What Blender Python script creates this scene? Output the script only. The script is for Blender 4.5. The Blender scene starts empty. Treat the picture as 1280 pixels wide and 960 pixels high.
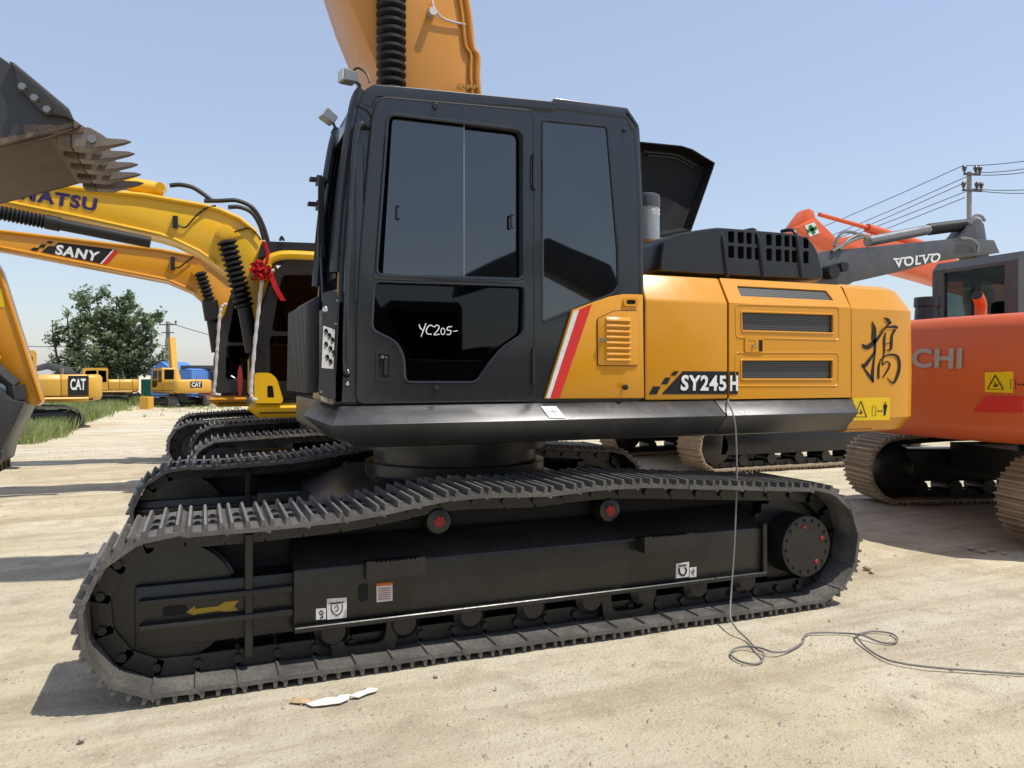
import bpy, bmesh, math, random
from mathutils import Vector, Matrix, noise
from mathutils.geometry import tessellate_polygon
R = math.radians
random.seed(7)
scene = bpy.context.scene
col = scene.collection

# ---------------------------------------------------------------- camera, sky, sun, exposure
H = 1.5                       # eye height in metres
YAW = R(22.0)                 # the row of machines runs along world x
S, C = math.sin(YAW), math.cos(YAW)
F, CX, HY = 960.0, 640.0, 468.0   # focal length, centre and horizon in photo pixels
cam = bpy.data.cameras.new('camera')
cam.sensor_width = 36.0
cam.lens = F / 1280.0 * 36.0
cam.shift_y = -(480.0 - HY) / 1280.0
cam.clip_start, cam.clip_end = 0.05, 3000.0
cam_ob = bpy.data.objects.new('camera', cam)
cam_ob.location = (0, 0, H)
cam_ob.rotation_euler = (R(90), 0, -YAW)
col.objects.link(cam_ob)
scene.camera = cam_ob

SUN = Vector((0.36, -0.28, 1.0)).normalized()      # towards the sun
world = bpy.data.worlds.new('World'); scene.world = world
world.use_nodes = True
wn = world.node_tree.nodes; wl = world.node_tree.links
wn.clear()
sky = wn.new('ShaderNodeTexSky'); sky.sky_type = 'NISHITA'
sky.sun_disc = False
sky.sun_elevation = math.asin(SUN.z)
sky.sun_rotation = math.atan2(SUN.x, SUN.y)
sky.altitude = 30; sky.air_density = 1.3; sky.dust_density = 0.8; sky.ozone_density = 2.0
bg = wn.new('ShaderNodeBackground'); bg.inputs['Strength'].default_value = 0.115
out = wn.new('ShaderNodeOutputWorld')
hz = wn.new('ShaderNodeMix'); hz.data_type = 'RGBA'; hz.inputs[0].default_value = 0.42     # thin even summer haze
hz.inputs[7].default_value = (4.0, 4.4, 5.8, 1); wl.new(sky.outputs[0], hz.inputs[6])
wl.new(hz.outputs[2], bg.inputs['Color']); wl.new(bg.outputs[0], out.inputs['Surface'])
sl = bpy.data.lights.new('sun', 'SUN'); sl.energy = 3.6; sl.angle = R(0.55); sl.color = (1.0, 0.95, 0.87)
so = bpy.data.objects.new('sun', sl); so.rotation_euler = SUN.to_track_quat('Z', 'Y').to_euler()
so.location = (3, 2, 20); col.objects.link(so)
vs = scene.view_settings
vs.view_transform = 'Standard'; vs.look = 'None'; vs.exposure = 0.42; vs.gamma = 1.0; vs.use_curve_mapping = False
scene.render.engine = 'CYCLES'

# ---------------------------------------------------------------- photo pixel -> point on a known plane
def onY(px, py, y):
    a = (px - CX) / F
    x = y * (S + a * C) / (C - a * S)
    return Vector((x, y, H - (py - HY) / F * (x * S + y * C)))
def onX(px, py, x):
    a = (px - CX) / F
    y = x * (C - a * S) / (S + a * C)
    return Vector((x, y, H - (py - HY) / F * (x * S + y * C)))
def onZ(px, py, z=0.0):
    Z = F * (H - z) / (py - HY); X = (px - CX) / F * Z
    return Vector((X * C + Z * S, -X * S + Z * C, z))
def atZ(px, py, Z):           # at a given depth
    X = (px - CX) / F * Z
    return Vector((X * C + Z * S, -X * S + Z * C, H - (py - HY) / F * Z))
def trace(pts, y):            # pixel list -> (x, z) list on the plane y
    return [(p.x, p.z) for p in (onY(a, b, y) for a, b in pts)]

# ---------------------------------------------------------------- materials
MATS = {}
def nodes_of(name):
    m = bpy.data.materials.new(name); m.use_nodes = True
    MATS[name] = m
    nt = m.node_tree
    return m, nt, nt.nodes['Principled BSDF']
def add(nt, t, **kw):
    n = nt.nodes.new(t)
    for k, v in kw.items():
        if k in n.inputs: n.inputs[k].default_value = v
        else: setattr(n, k, v)
    return n
def ramp(nt, fac, p0, p1):
    r = add(nt, 'ShaderNodeMapRange'); r.inputs[1].default_value = p0; r.inputs[2].default_value = p1
    r.clamp = True
    nt.links.new(fac, r.inputs[0]); return r.outputs[0]
def mixc(nt, fac, a, b):
    n = nt.nodes.new('ShaderNodeMix'); n.data_type = 'RGBA'
    for sock, v in ((n.inputs[0], fac), (n.inputs[6], a), (n.inputs[7], b)):
        if isinstance(v, bpy.types.NodeSocket): nt.links.new(v, sock)
        elif isinstance(v, (int, float)): sock.default_value = v
        else: sock.default_value = (*v, 1)
    return n.outputs[2]
def paint(name, c, rough=0.35, coat=0.0, dust=0.15, dustc=(0.30, 0.26, 0.20), scale=3.0, bump=0.02, metal=0.0, spec=0.5, streak=1.0):
    m, nt, p = nodes_of(name)
    tc = add(nt, 'ShaderNodeNewGeometry')
    mp = add(nt, 'ShaderNodeMapping'); mp.inputs['Scale'].default_value = (1, 1, streak)
    nt.links.new(tc.outputs['Position'], mp.inputs[0])
    n1 = add(nt, 'ShaderNodeTexNoise', Scale=scale, Detail=8.0, Roughness=0.65)
    n2 = add(nt, 'ShaderNodeTexNoise', Scale=scale * 14, Detail=6.0, Roughness=0.6)
    nt.links.new(mp.outputs[0], n1.inputs['Vector']); nt.links.new(mp.outputs[0], n2.inputs['Vector'])
    f = ramp(nt, n1.outputs[0], 0.38, 0.72)
    mul = add(nt, 'ShaderNodeMath', operation='MULTIPLY'); nt.links.new(f, mul.inputs[0])
    f2 = ramp(nt, n2.outputs[0], 0.3, 0.7); nt.links.new(f2, mul.inputs[1])
    m2 = add(nt, 'ShaderNodeMath', operation='MULTIPLY'); nt.links.new(mul.outputs[0], m2.inputs[0]); m2.inputs[1].default_value = dust * 2
    base = mixc(nt, m2.outputs[0], c, dustc)
    vary = mixc(nt, f2, base, base)
    nt.links.new(base, p.inputs['Base Color'])
    rr = add(nt, 'ShaderNodeMapRange'); rr.inputs[3].default_value = rough * 0.82; rr.inputs[4].default_value = min(1, rough * 1.3 + dust * 0.4)
    nt.links.new(mul.outputs[0], rr.inputs[0]); nt.links.new(rr.outputs[0], p.inputs['Roughness'])
    p.inputs['Metallic'].default_value = metal
    p.inputs['Specular IOR Level'].default_value = spec
    p.inputs['Coat Weight'].default_value = coat
    p.inputs['Coat Roughness'].default_value = 0.09
    if bump:
        b = add(nt, 'ShaderNodeBump', Strength=bump * 5, Distance=0.004)
        n3 = add(nt, 'ShaderNodeTexNoise', Scale=scale * 6, Detail=4.0)
        nt.links.new(tc.outputs['Position'], n3.inputs['Vector'])
        nt.links.new(n3.outputs[0], b.inputs['Height']); nt.links.new(b.outputs[0], p.inputs['Normal'])
    return m
def flat(name, c, rough=0.6, spec=0.3):
    m, nt, p = nodes_of(name)
    tc = add(nt, 'ShaderNodeNewGeometry')
    n = add(nt, 'ShaderNodeTexNoise', Scale=60.0, Detail=4.0); nt.links.new(tc.outputs['Position'], n.inputs['Vector'])
    k = mixc(nt, ramp(nt, n.outputs[0], 0.35, 0.7), c, tuple(x * 0.8 for x in c))
    nt.links.new(k, p.inputs['Base Color'])
    p.inputs['Roughness'].default_value = rough; p.inputs['Specular IOR Level'].default_value = spec
    return m
def glass(name, tint, ior=1.75):
    m = bpy.data.materials.new(name); m.use_nodes = True; MATS[name] = m
    nt = m.node_tree; nt.nodes.clear()
    o = add(nt, 'ShaderNodeOutputMaterial'); mx = add(nt, 'ShaderNodeMixShader')
    tr = add(nt, 'ShaderNodeBsdfTransparent'); tr.inputs[0].default_value = (*tint, 1)
    gl = add(nt, 'ShaderNodeBsdfGlossy'); gl.inputs['Roughness'].default_value = 0.02; gl.inputs[0].default_value = (0.95, 0.97, 1, 1)
    fr = add(nt, 'ShaderNodeFresnel', IOR=ior)
    tc = add(nt, 'ShaderNodeNewGeometry')
    n = add(nt, 'ShaderNodeTexNoise', Scale=1.3, Detail=1.0); nt.links.new(tc.outputs['Position'], n.inputs['Vector'])
    b = add(nt, 'ShaderNodeBump', Strength=0.06, Distance=0.03); nt.links.new(n.outputs[0], b.inputs['Height'])
    nt.links.new(b.outputs[0], gl.inputs['Normal']); nt.links.new(b.outputs[0], fr.inputs['Normal'])
    nt.links.new(fr.outputs[0], mx.inputs[0]); nt.links.new(tr.outputs[0], mx.inputs[1]); nt.links.new(gl.outputs[0], mx.inputs[2])
    nt.links.new(mx.outputs[0], o.inputs[0])
    return m
DUST = (0.33, 0.28, 0.21)
paint('yellow', (0.62, 0.262, 0.003), 0.34, 0.25, 0.035, scale=1.2, bump=0)
paint('yellow_boom', (0.58, 0.235, 0.022), 0.42, 0.1, 0.03, scale=1.2, bump=0)
paint('bright_yellow', (0.72, 0.41, 0.006), 0.36, 0.2, 0.02, scale=1.2, bump=0)
paint('far_yellow', (0.60, 0.32, 0.03), 0.5, 0.0, 0.15)
paint('orange', (0.56, 0.098, 0.022), 0.46, 0.0, 0.14, dustc=(0.45, 0.22, 0.12), scale=1.2, bump=0)
paint('orange_bright', (0.62, 0.10, 0.02), 0.42, 0.1, 0.05)
paint('black_cab', (0.008, 0.009, 0.010), 0.33, 0.55, 0.02, dustc=(0.10, 0.10, 0.10), scale=2.0, bump=0)
paint('black_plastic', (0.012, 0.013, 0.015), 0.36, 0.0, 0.04, dustc=(0.12, 0.115, 0.11), bump=0.02)
paint('black_steel', (0.007, 0.007, 0.007), 0.36, 0.0, 0.13, dustc=(0.085, 0.08, 0.068), scale=2.5, bump=0.05)
paint('track_black', (0.075, 0.071, 0.065), 0.42, 0.0, 0.40, dustc=(0.26, 0.24, 0.21), scale=4.0, bump=0.06)
paint('track_worn', (0.24, 0.185, 0.125), 0.6, 0.0, 0.6, dustc=(0.46, 0.37, 0.26), scale=4.0, bump=0.1)
paint('skirt_black', (0.014, 0.015, 0.017), 0.46, 0.0, 0.06, dustc=(0.2, 0.2, 0.2), scale=3.5, bump=0, spec=1.0)
paint('dark_grey', (0.055, 0.056, 0.058), 0.42, 0.0, 0.12, scale=1.5)
paint('grey_metal', (0.22, 0.22, 0.22), 0.35, 0.0, 0.2, metal=0.6)
paint('chrome', (0.6, 0.6, 0.6), 0.15, 0.0, 0.03, metal=1.0)
paint('bucket_steel', (0.030, 0.030, 0.032), 0.45, 0.0, 0.12, scale=2.0, bump=0.06, dustc=(0.10, 0.09, 0.08))
paint('bucket_rust', (0.075, 0.048, 0.032), 0.62, 0.0, 0.55, dustc=(0.27, 0.20, 0.135), scale=5.0, bump=0.12)
paint('tooth_steel', (0.13, 0.10, 0.08), 0.5, 0.0, 0.3, dustc=(0.25, 0.19, 0.14), scale=8.0, bump=0.1)
flat('rubber', (0.012, 0.012, 0.013), 0.5, 0.4)
flat('black_matte', (0.008, 0.008, 0.009), 0.7)
flat('white', (0.78, 0.78, 0.76), 0.5)
flat('stripe_white', (0.66, 0.70, 0.68), 0.45)
flat('stripe_red', (0.62, 0.035, 0.030), 0.4)
flat('decal_black', (0.014, 0.014, 0.014), 0.45)
flat('decal_yellow', (0.78, 0.52, 0.01), 0.45)
flat('navy', (0.035, 0.022, 0.11), 0.5)
flat('silver_text', (0.38, 0.36, 0.34), 0.45)
flat('red_cloth', (0.42, 0.006, 0.010), 0.9)
flat('red_paint', (0.32, 0.03, 0.03), 0.7)
flat('rope_white', (0.62, 0.58, 0.54), 0.9)
flat('sticker', (0.62, 0.60, 0.57), 0.6)
flat('sticker_orange', (0.55, 0.13, 0.04), 0.6)
flat('arrow_yellow', (0.42, 0.27, 0.03), 0.6)
flat('green_mark', (0.01, 0.20, 0.06), 0.6)
flat('cable_grey', (0.20, 0.19, 0.18), 0.6)
flat('cable_dark', (0.07, 0.06, 0.065), 0.6)
flat('paper', (0.72, 0.68, 0.62), 0.9)
flat('cardboard', (0.50, 0.36, 0.20), 0.9)
flat('concrete', (0.32, 0.30, 0.28), 0.9)
flat('wire', (0.10, 0.10, 0.11), 0.7)
flat('blue_tarp', (0.10, 0.24, 0.62), 0.6)
flat('green_sheet', (0.03, 0.17, 0.11), 0.6)
flat('beige_wall', (0.34, 0.31, 0.25), 0.9)
flat('roof_grey', (0.10, 0.10, 0.10), 0.8)
flat('brick_red', (0.22, 0.06, 0.04), 0.9)
flat('seat_cloth', (0.03, 0.03, 0.032), 0.9)
flat('scribble', (0.75, 0.75, 0.75), 0.8)
flat('clear_bowl', (0.34, 0.36, 0.36), 0.2, 0.6)
flat('amber', (0.50, 0.27, 0.06), 0.5)
flat('lamp_glass', (0.55, 0.58, 0.55), 0.15, 0.7)
glass('tinted_glass', (0.10, 0.105, 0.11), 2.0)
glass('lower_glass', (0.03, 0.03, 0.032), 1.42)
glass('dark_glass', (0.02, 0.02, 0.022), 1.28)
glass('clear_glass', (0.55, 0.60, 0.60), 1.22)
# perforated grille
m, nt, p = nodes_of('grille')
g = add(nt, 'ShaderNodeNewGeometry')
mp = add(nt, 'ShaderNodeMapping'); mp.inputs['Scale'].default_value = (1, 0, 1); nt.links.new(g.outputs['Position'], mp.inputs[0])
v = add(nt, 'ShaderNodeTexVoronoi', Scale=75.0, Randomness=0.12); nt.links.new(mp.outputs[0], v.inputs['Vector'])
k = ramp(nt, v.outputs['Distance'], 0.30, 0.40)
nt.links.new(mixc(nt, k, (0.006, 0.006, 0.006), (0.085, 0.085, 0.08)), p.inputs['Base Color'])
p.inputs['Roughness'].default_value = 0.45; p.inputs['Metallic'].default_value = 0.2
# leaves and grass
def leafmat(name, a, b, sc=1.2):
    m, nt, p = nodes_of(name)
    g = add(nt, 'ShaderNodeNewGeometry')
    n = add(nt, 'ShaderNodeTexNoise', Scale=sc, Detail=3.0); nt.links.new(g.outputs['Position'], n.inputs['Vector'])
    mx = add(nt, 'ShaderNodeMath', operation='ADD'); nt.links.new(n.outputs[0], mx.inputs[0])
    sc2 = add(nt, 'ShaderNodeMath', operation='MULTIPLY_ADD'); nt.links.new(g.outputs['Random Per Island'], sc2.inputs[0])
    sc2.inputs[1].default_value = 0.5; sc2.inputs[2].default_value = -0.25
    nt.links.new(sc2.outputs[0], mx.inputs[1])
    nt.links.new(mixc(nt, ramp(nt, mx.outputs[0], 0.25, 0.8), a, b), p.inputs['Base Color'])
    p.inputs['Roughness'].default_value = 0.6
    tr = add(nt, 'ShaderNodeBsdfTranslucent'); nt.links.new(p.inputs['Base Color'].links[0].from_socket, tr.inputs[0])
    ms = add(nt, 'ShaderNodeMixShader'); ms.inputs[0].default_value = 0.45
    o = nt.nodes['Material Output']
    nt.links.new(p.outputs[0], ms.inputs[1]); nt.links.new(tr.outputs[0], ms.inputs[2]); nt.links.new(ms.outputs[0], o.inputs[0])
leafmat('leaves', (0.11, 0.165, 0.075), (0.30, 0.37, 0.23))
leafmat('grass_blades', (0.17, 0.24, 0.06), (0.40, 0.42, 0.18), 0.8)
flat('bark', (0.11, 0.085, 0.06), 0.9)
# ground: pale compacted sandy earth
m, nt, p = nodes_of('earth')
g = add(nt, 'ShaderNodeNewGeometry')
def nz(sc, det=8.0, ro=0.6, stretch=None):
    n = add(nt, 'ShaderNodeTexNoise', Scale=sc, Detail=det, Roughness=ro)
    if stretch:
        q = add(nt, 'ShaderNodeMapping'); q.inputs['Scale'].default_value = stretch; q.inputs['Rotation'].default_value = (0, 0, R(-6))
        nt.links.new(g.outputs['Position'], q.inputs[0]); nt.links.new(q.outputs[0], n.inputs['Vector'])
    else: nt.links.new(g.outputs['Position'], n.inputs['Vector'])
    return n.outputs[0]
c0 = mixc(nt, ramp(nt, nz(0.55, 9, 0.62), 0.36, 0.64), (0.55, 0.46, 0.30), (0.74, 0.66, 0.475))
c00 = mixc(nt, ramp(nt, nz(0.23, 7, 0.6), 0.42, 0.62), c0, (0.64, 0.585, 0.46))
c1 = mixc(nt, ramp(nt, nz(1.1, 9, 0.66, (0.30, 2.6, 1)), 0.45, 0.70), c00, (0.42, 0.335, 0.225))
c2 = mixc(nt, ramp(nt, nz(4.0, 9, 0.75), 0.50, 0.74), c1, (0.36, 0.29, 0.20))
c3 = mixc(nt, ramp(nt, nz(38.0, 5, 0.7), 0.58, 0.72), c2, (0.27, 0.215, 0.15))
c4 = mixc(nt, ramp(nt, nz(16.0, 6, 0.7), 0.55, 0.75), c3, (0.66, 0.57, 0.40))
nt.links.new(c4, p.inputs['Base Color'])
p.inputs['Roughness'].default_value = 0.95; p.inputs['Specular IOR Level'].default_value = 0.15
ad = add(nt, 'ShaderNodeMath', operation='ADD')
nt.links.new(nz(9.0, 10, 0.7), ad.inputs[0]); nt.links.new(nz(60.0, 6, 0.7), ad.inputs[1])
b = add(nt, 'ShaderNodeBump', Strength=0.75, Distance=0.035); nt.links.new(ad.outputs[0], b.inputs['Height']); nt.links.new(b.outputs[0], p.inputs['Normal'])
flat('stone', (0.43, 0.36, 0.27), 0.95)
paint('worn_edge', (0.30, 0.285, 0.26), 0.38, 0.0, 0.4, dustc=(0.08, 0.075, 0.07), scale=9.0, bump=0, metal=0.5)

# ---------------------------------------------------------------- mesh helpers
class MB:
    def __init__(self): self.bm = bmesh.new(); self.mi = 0
    def face(self, vs):
        try: f = self.bm.faces.new(vs); f.material_index = self.mi; return f
        except ValueError: return None
    def v(self, p): return self.bm.verts.new(p)
    def poly(self, pts): return self.face([self.v(p) for p in pts])
    def loft(self, rings, closed=True, cap=True):
        rv = [[self.v(p) for p in r] for r in rings]
        n = len(rv[0])
        for a, b in zip(rv, rv[1:]):
            for i in range(n if closed else n - 1):
                j = (i + 1) % n; self.face((a[i], a[j], b[j], b[i]))
        if cap and closed:
            self.face(list(reversed(rv[0]))); self.face(rv[-1])
        return self
    def box(self, a, b):
        x0, y0, z0 = a; x1, y1, z1 = b
        return self.loft([[(x0, y0, z0), (x1, y0, z0), (x1, y1, z0), (x0, y1, z0)], [(x0, y0, z1), (x1, y0, z1), (x1, y1, z1), (x0, y1, z1)]])
    def prism(self, poly, y0, y1):            # (x, z) outline extruded along y
        return self.loft([[(x, y0, z) for x, z in poly], [(x, y1, z) for x, z in poly]])
    def xprism(self, poly, x0, x1):           # (y, z) outline extruded along x
        return self.loft([[(x0, y, z) for y, z in poly], [(x1, y, z) for y, z in poly]])
    def panel(self, outer, holes, y0, y1):    # plate with openings
        loops = [outer] + list(holes)
        flatp = [p for l in loops for p in l]
        tris = tessellate_polygon([[Vector((x, z, 0)) for x, z in l] for l in loops])
        A = [self.v((x, y0, z)) for x, z in flatp]; B_ = [self.v((x, y1, z)) for x, z in flatp]
        for t in tris:
            self.face([A[i] for i in t]); self.face([B_[i] for i in reversed(t)])
        o = 0
        for l in loops:
            n = len(l)
            for i in range(n):
                j = (i + 1) % n; self.face((A[o + i], A[o + j], B_[o + j], B_[o + i]))
            o += n
        return self
    def cyl(self, p0, p1, r0, r1=None, seg=16, prof=None):
        p0, p1 = Vector(p0), Vector(p1); r1 = r0 if r1 is None else r1
        d = (p1 - p0); L = d.length; q = d.to_track_quat('Z', 'Y').to_matrix()
        prof = prof or [(0, r0), (1, r1)]
        rings = [[p0 + q @ Vector((r * math.cos(2 * math.pi * i / seg), r * math.sin(2 * math.pi * i / seg), t * L)) for i in range(seg)] for t, r in prof]
        return self.loft(rings)
    def bellows(self, p0, p1, r, n, inner=0.72, seg=14):
        pr = []
        for i in range(n):
            pr += [(i / n, r * inner), ((i + .35) / n, r), ((i + .65) / n, r)]
        pr.append((1, r * inner)); return self.cyl(p0, p1, r, seg=seg, prof=pr)
    def tube(self, pts, r, seg=8):
        pts = [Vector(p) for p in pts]; rings = []; up = None
        for i, p in enumerate(pts):
            t = (pts[min(i + 1, len(pts) - 1)] - pts[max(i - 1, 0)])
            if t.length < 1e-9: t = Vector((0, 0, 1))
            t.normalize()
            if up is None: up = t.orthogonal().normalized()
            up = (up - t * up.dot(t)); up = up.normalized() if up.length > 1e-6 else t.orthogonal().normalized()
            w = t.cross(up); rr = r[i] if isinstance(r, (list, tuple)) else r
            rings.append([p + (up * math.cos(2 * math.pi * k / seg) + w * math.sin(2 * math.pi * k / seg)) * rr for k in range(seg)])
        return self.loft(rings)
    def bevel(self, w, seg=2, ang=0.5):
        bmesh.ops.remove_doubles(self.bm, verts=self.bm.verts, dist=1e-5)
        es = [e for e in self.bm.edges if len(e.link_faces) == 2 and e.calc_face_angle(0) > ang]
        if es: bmesh.ops.bevel(self.bm, geom=es, offset=w, segments=seg, affect='EDGES', clamp_overlap=True, profile=0.5)
        return self
def smoothpath(pts, n=6, closed=False):
    P = [Vector(p) for p in pts]; out = []; N = len(P)
    rng = range(N) if closed else range(N - 1)
    for i in rng:
        g = (lambda k: P[k % N]) if closed else (lambda k: P[min(max(k, 0), N - 1)])
        a, b, c, d = g(i - 1), g(i), g(i + 1), g(i + 2)
        for k in range(n):
            t = k / n
            out.append(0.5 * ((2 * b) + (c - a) * t + (2 * a - 5 * b + 4 * c - d) * t * t + (3 * b - a - 3 * c + d) * t ** 3))
    if not closed: out.append(P[-1])
    return out
def rounded(poly, r, seg=4):
    out = []; n = len(poly)
    for i in range(n):
        p = Vector(poly[i]); a = Vector(poly[i - 1]); b = Vector(poly[(i + 1) % n])
        da, db = (a - p), (b - p); rr = min(r, da.length * .45, db.length * .45)
        s, e = p + da.normalized() * rr, p + db.normalized() * rr
        for k in range(seg + 1):
            t = k / seg; q = s * (1 - t) ** 2 + p * 2 * t * (1 - t) + e * t * t
            out.append((q.x, q.y))
    return out
def mesh_from(name, mb, mat, smooth=32):
    me = bpy.data.meshes.new(name)
    bmesh.ops.recalc_face_normals(mb.bm, faces=mb.bm.faces)
    mb.bm.to_mesh(me); mb.bm.free()
    for k in (mat if isinstance(mat, (list, tuple)) else [mat]): me.materials.append(MATS[k])
    if smooth:
        me.polygons.foreach_set('use_smooth', [True] * len(me.polygons))
        me.set_sharp_from_angle(angle=R(smooth))
    return me
def link(name, me, parent=None, loc=None, rot=None):
    o = bpy.data.objects.new(name, me); col.objects.link(o)
    if loc is not None: o.location = loc
    if rot is not None: o.rotation_euler = rot
    if parent is not None:
        o.parent = parent
        if parent.type == 'EMPTY' and parent.get('worldparts'):
            o.matrix_parent_inverse = Matrix.Translation(-parent.location)
    return o
def O(name, mb, mat, parent=None, smooth=32): return link(name, mesh_from(name, mb, mat, smooth), parent)
def tag(o, label=None, cat=None, group=None, kind=None):
    if label: o['label'] = label
    if cat: o['category'] = cat
    if group: o['group'] = group
    if kind: o['kind'] = kind
    return o
def thing(name, label, cat, loc=(0, 0, 0), rz=0.0, group=None, worldparts=False):
    o = bpy.data.objects.new(name, None); col.objects.link(o); o.empty_display_size = 0.3
    o.location = loc; o.rotation_euler = (0, 0, rz)
    if worldparts: o['worldparts'] = 1
    return tag(o, label, cat, group)
def text_mesh(s, bold=0.0, shear=0.0, space=1.0):
    cu = bpy.data.curves.new('lettering', 'FONT'); cu.body = s; cu.offset = bold; cu.shear = shear; cu.space_character = space
    cu.resolution_u = 3
    ob = bpy.data.objects.new('lettering', cu); col.objects.link(ob)
    bpy.context.view_layer.update()
    dg = bpy.context.evaluated_depsgraph_get()
    me = bpy.data.meshes.new_from_object(ob.evaluated_get(dg))
    bpy.data.objects.remove(ob); bpy.data.curves.remove(cu)
    vs = [v.co.copy() for v in me.vertices]; fs = [list(p.vertices) for p in me.polygons]
    bpy.data.meshes.remove(me)
    x0 = min(v.x for v in vs); x1 = max(v.x for v in vs); y0 = min(v.y for v in vs); y1 = max(v.y for v in vs)
    return [((v.x - x0) / (x1 - x0), (v.y - y0) / (y1 - y0)) for v in vs], fs
def text_on(name, s, bl, br, tr, tl, mat, parent, **kw):     # lettering stretched onto a quad in space
    uv, fs = text_mesh(s, **kw); bl, br, tr, tl = map(Vector, (bl, br, tr, tl))
    mb = MB(); V = [mb.v((bl * (1 - u) + br * u) * (1 - w) + (tl * (1 - u) + tr * u) * w) for u, w in uv]
    for f in fs: mb.face([V[i] for i in f])
    me = bpy.data.meshes.new(name); mb.bm.to_mesh(me); mb.bm.free(); me.materials.append(MATS[mat])
    return link(name, me, parent)
def brush(mb, pts, y, fn, mn=.004):            # brush stroke: (px, py, width px) chain on a plane
    P = smoothpath([(a, b, w) for a, b, w in pts], 5)
    L, Rr = [], []
    for i, p in enumerate(P):
        t = (P[min(i + 1, len(P) - 1)] - P[max(i - 1, 0)]); t.z = 0; t.normalize()
        n = Vector((-t.y, t.x, 0)) * max(p.z, mn) / 2
        L.append(p + n); Rr.append(p - n)
    A = [mb.v(fn(q.x, q.y)) for q in L]; B_ = [mb.v(fn(q.x, q.y)) for q in Rr]
    for i in range(len(P) - 1): mb.face((A[i], A[i + 1], B_[i + 1], B_[i]))

# ---------------------------------------------------------------- crawler track (shared by every excavator)
def track_path(c1, r1, c2, r2, top):
    P = []
    (x1, z1), (x2, z2) = c1, c2
    for k in range(1, 16): P.append((x2 + (x1 - x2) * k / 16, z2 - r2 + (z1 - r1 - z2 + r2) * k / 16))
    for k in range(0, 25):
        a = -math.pi / 2 - math.pi * k / 24; P.append((x1 + r1 * math.cos(a), z1 + r1 * math.sin(a)))
    for q in smoothpath([(x1, z1 + r1, 0)] + [(x, z, 0) for x, z in top] + [(x2, z2 + r2, 0)], 8)[1:-1]: P.append((q.x, q.y))
    for k in range(0, 25):
        a = math.pi / 2 - math.pi * k / 24; P.append((x2 + r2 * math.cos(a), z2 + r2 * math.sin(a)))
    return P
def resample(P, n):
    P = [Vector((x, z)) for x, z in P]; P.append(P[0])
    d = [0]
    for a, b in zip(P, P[1:]): d.append(d[-1] + (b - a).length)
    L = d[-1]; out = []; k = 0
    for i in range(n):
        s = L * i / n
        while d[k + 1] < s: k += 1
        t = (s - d[k]) / max(1e-9, d[k + 1] - d[k]); p = P[k].lerp(P[k + 1], t)
        s2 = (s + L / n * .5) % L; s0 = (s - L / n * .5) % L
        def at(q):
            for m_ in range(len(d) - 1):
                if d[m_] <= q <= d[m_ + 1]: return P[m_].lerp(P[m_ + 1], (q - d[m_]) / max(1e-9, d[m_ + 1] - d[m_]))
            return P[0]
        tg = (at(s2) - at(s0)).normalized(); out.append((p, tg))
    return out, L
def shoe_mesh(pitch, w, mat, ribs=3, plain=False):
    mb = MB(); h = pitch / 2; t = .011
    # plate with a turned-up leading lip and a turned-down trailing lip
    prof = [(-h - .012, -t + .004), (-h + .012, -t), (h - .012, -t), (h + .010, -t - .012), (h + .016, -t + .002), (h - .004, t), (-h + .004, t), (-h - .012, t + .012)]
    mb.prism(prof, -w / 2, w / 2)
    for i in range(ribs):
        x = -h * .72 + i * (h * 1.5 / max(1, ribs - 1)); e = w / 2 - .004
        mb.prism([(x - .013, t - .004), (x + .013, t - .004), (x + .007, t + .030), (x - .007, t + .030)], -e, e)
    if not plain:
        mb.mi = 2
        for i in range(ribs):
            x = -h * .72 + i * (h * 1.5 / max(1, ribs - 1)); mb.box((x - .0055, -w / 2 + .006, t + .0302), (x + .0055, w / 2 - .006, t + .0325))
        mb.mi = 1
        for x in (-h * .36, h * .40):
            for y in (-.085, .085):
                mb.box((x - .020, y - .032, t - .002), (x + .020, y + .032, t + .0035))
                mb.box((x - .011, y - .011, t + .002), (x + .011, y + .011, t + .013))
    return mesh_from('track_shoe', mb, [mat, 'black_matte', 'worn_edge'], 30)
def crawler(root, path, n, y0, w, mat, chain_mat, rot=0.0, plain=False, shoe=None, single=False):
    pts, L = resample(path, n); pitch = L / n; yc = y0 + w / 2
    mb = MB()
    for p, t in pts:
        nrm = Vector((-t.y, t.x))
        for dy in (-.10, .075):
            q = [p + t * a + nrm * b for a, b in ((-pitch * .56, -.018), (pitch * .56, -.018), (pitch * .48, -.10), (-pitch * .48, -.10))]
            mb.loft([[(v.x, yc + dy, v.y) for v in q], [(v.x, yc + dy + .03, v.y) for v in q]])
        a = p + t * (pitch / 2) - nrm * .06
        mb.cyl((a.x, yc - .12, a.y), (a.x, yc + .12, a.y), .022, seg=6)
    ch = O('track_chain', mb, chain_mat, root); ch.rotation_euler = (0, 0, rot)
    shoe = shoe or shoe_mesh(pitch, w, mat, plain=plain)
    for p, t in pts:
        s = link('track_shoe', shoe, ch, (p.x, yc + random.uniform(-.004, .004), p.y), (random.uniform(-.006, .006), math.atan2(-t.y, t.x) + random.uniform(-.018, .018), random.uniform(-.006, .006)))
    return ch, shoe

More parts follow.
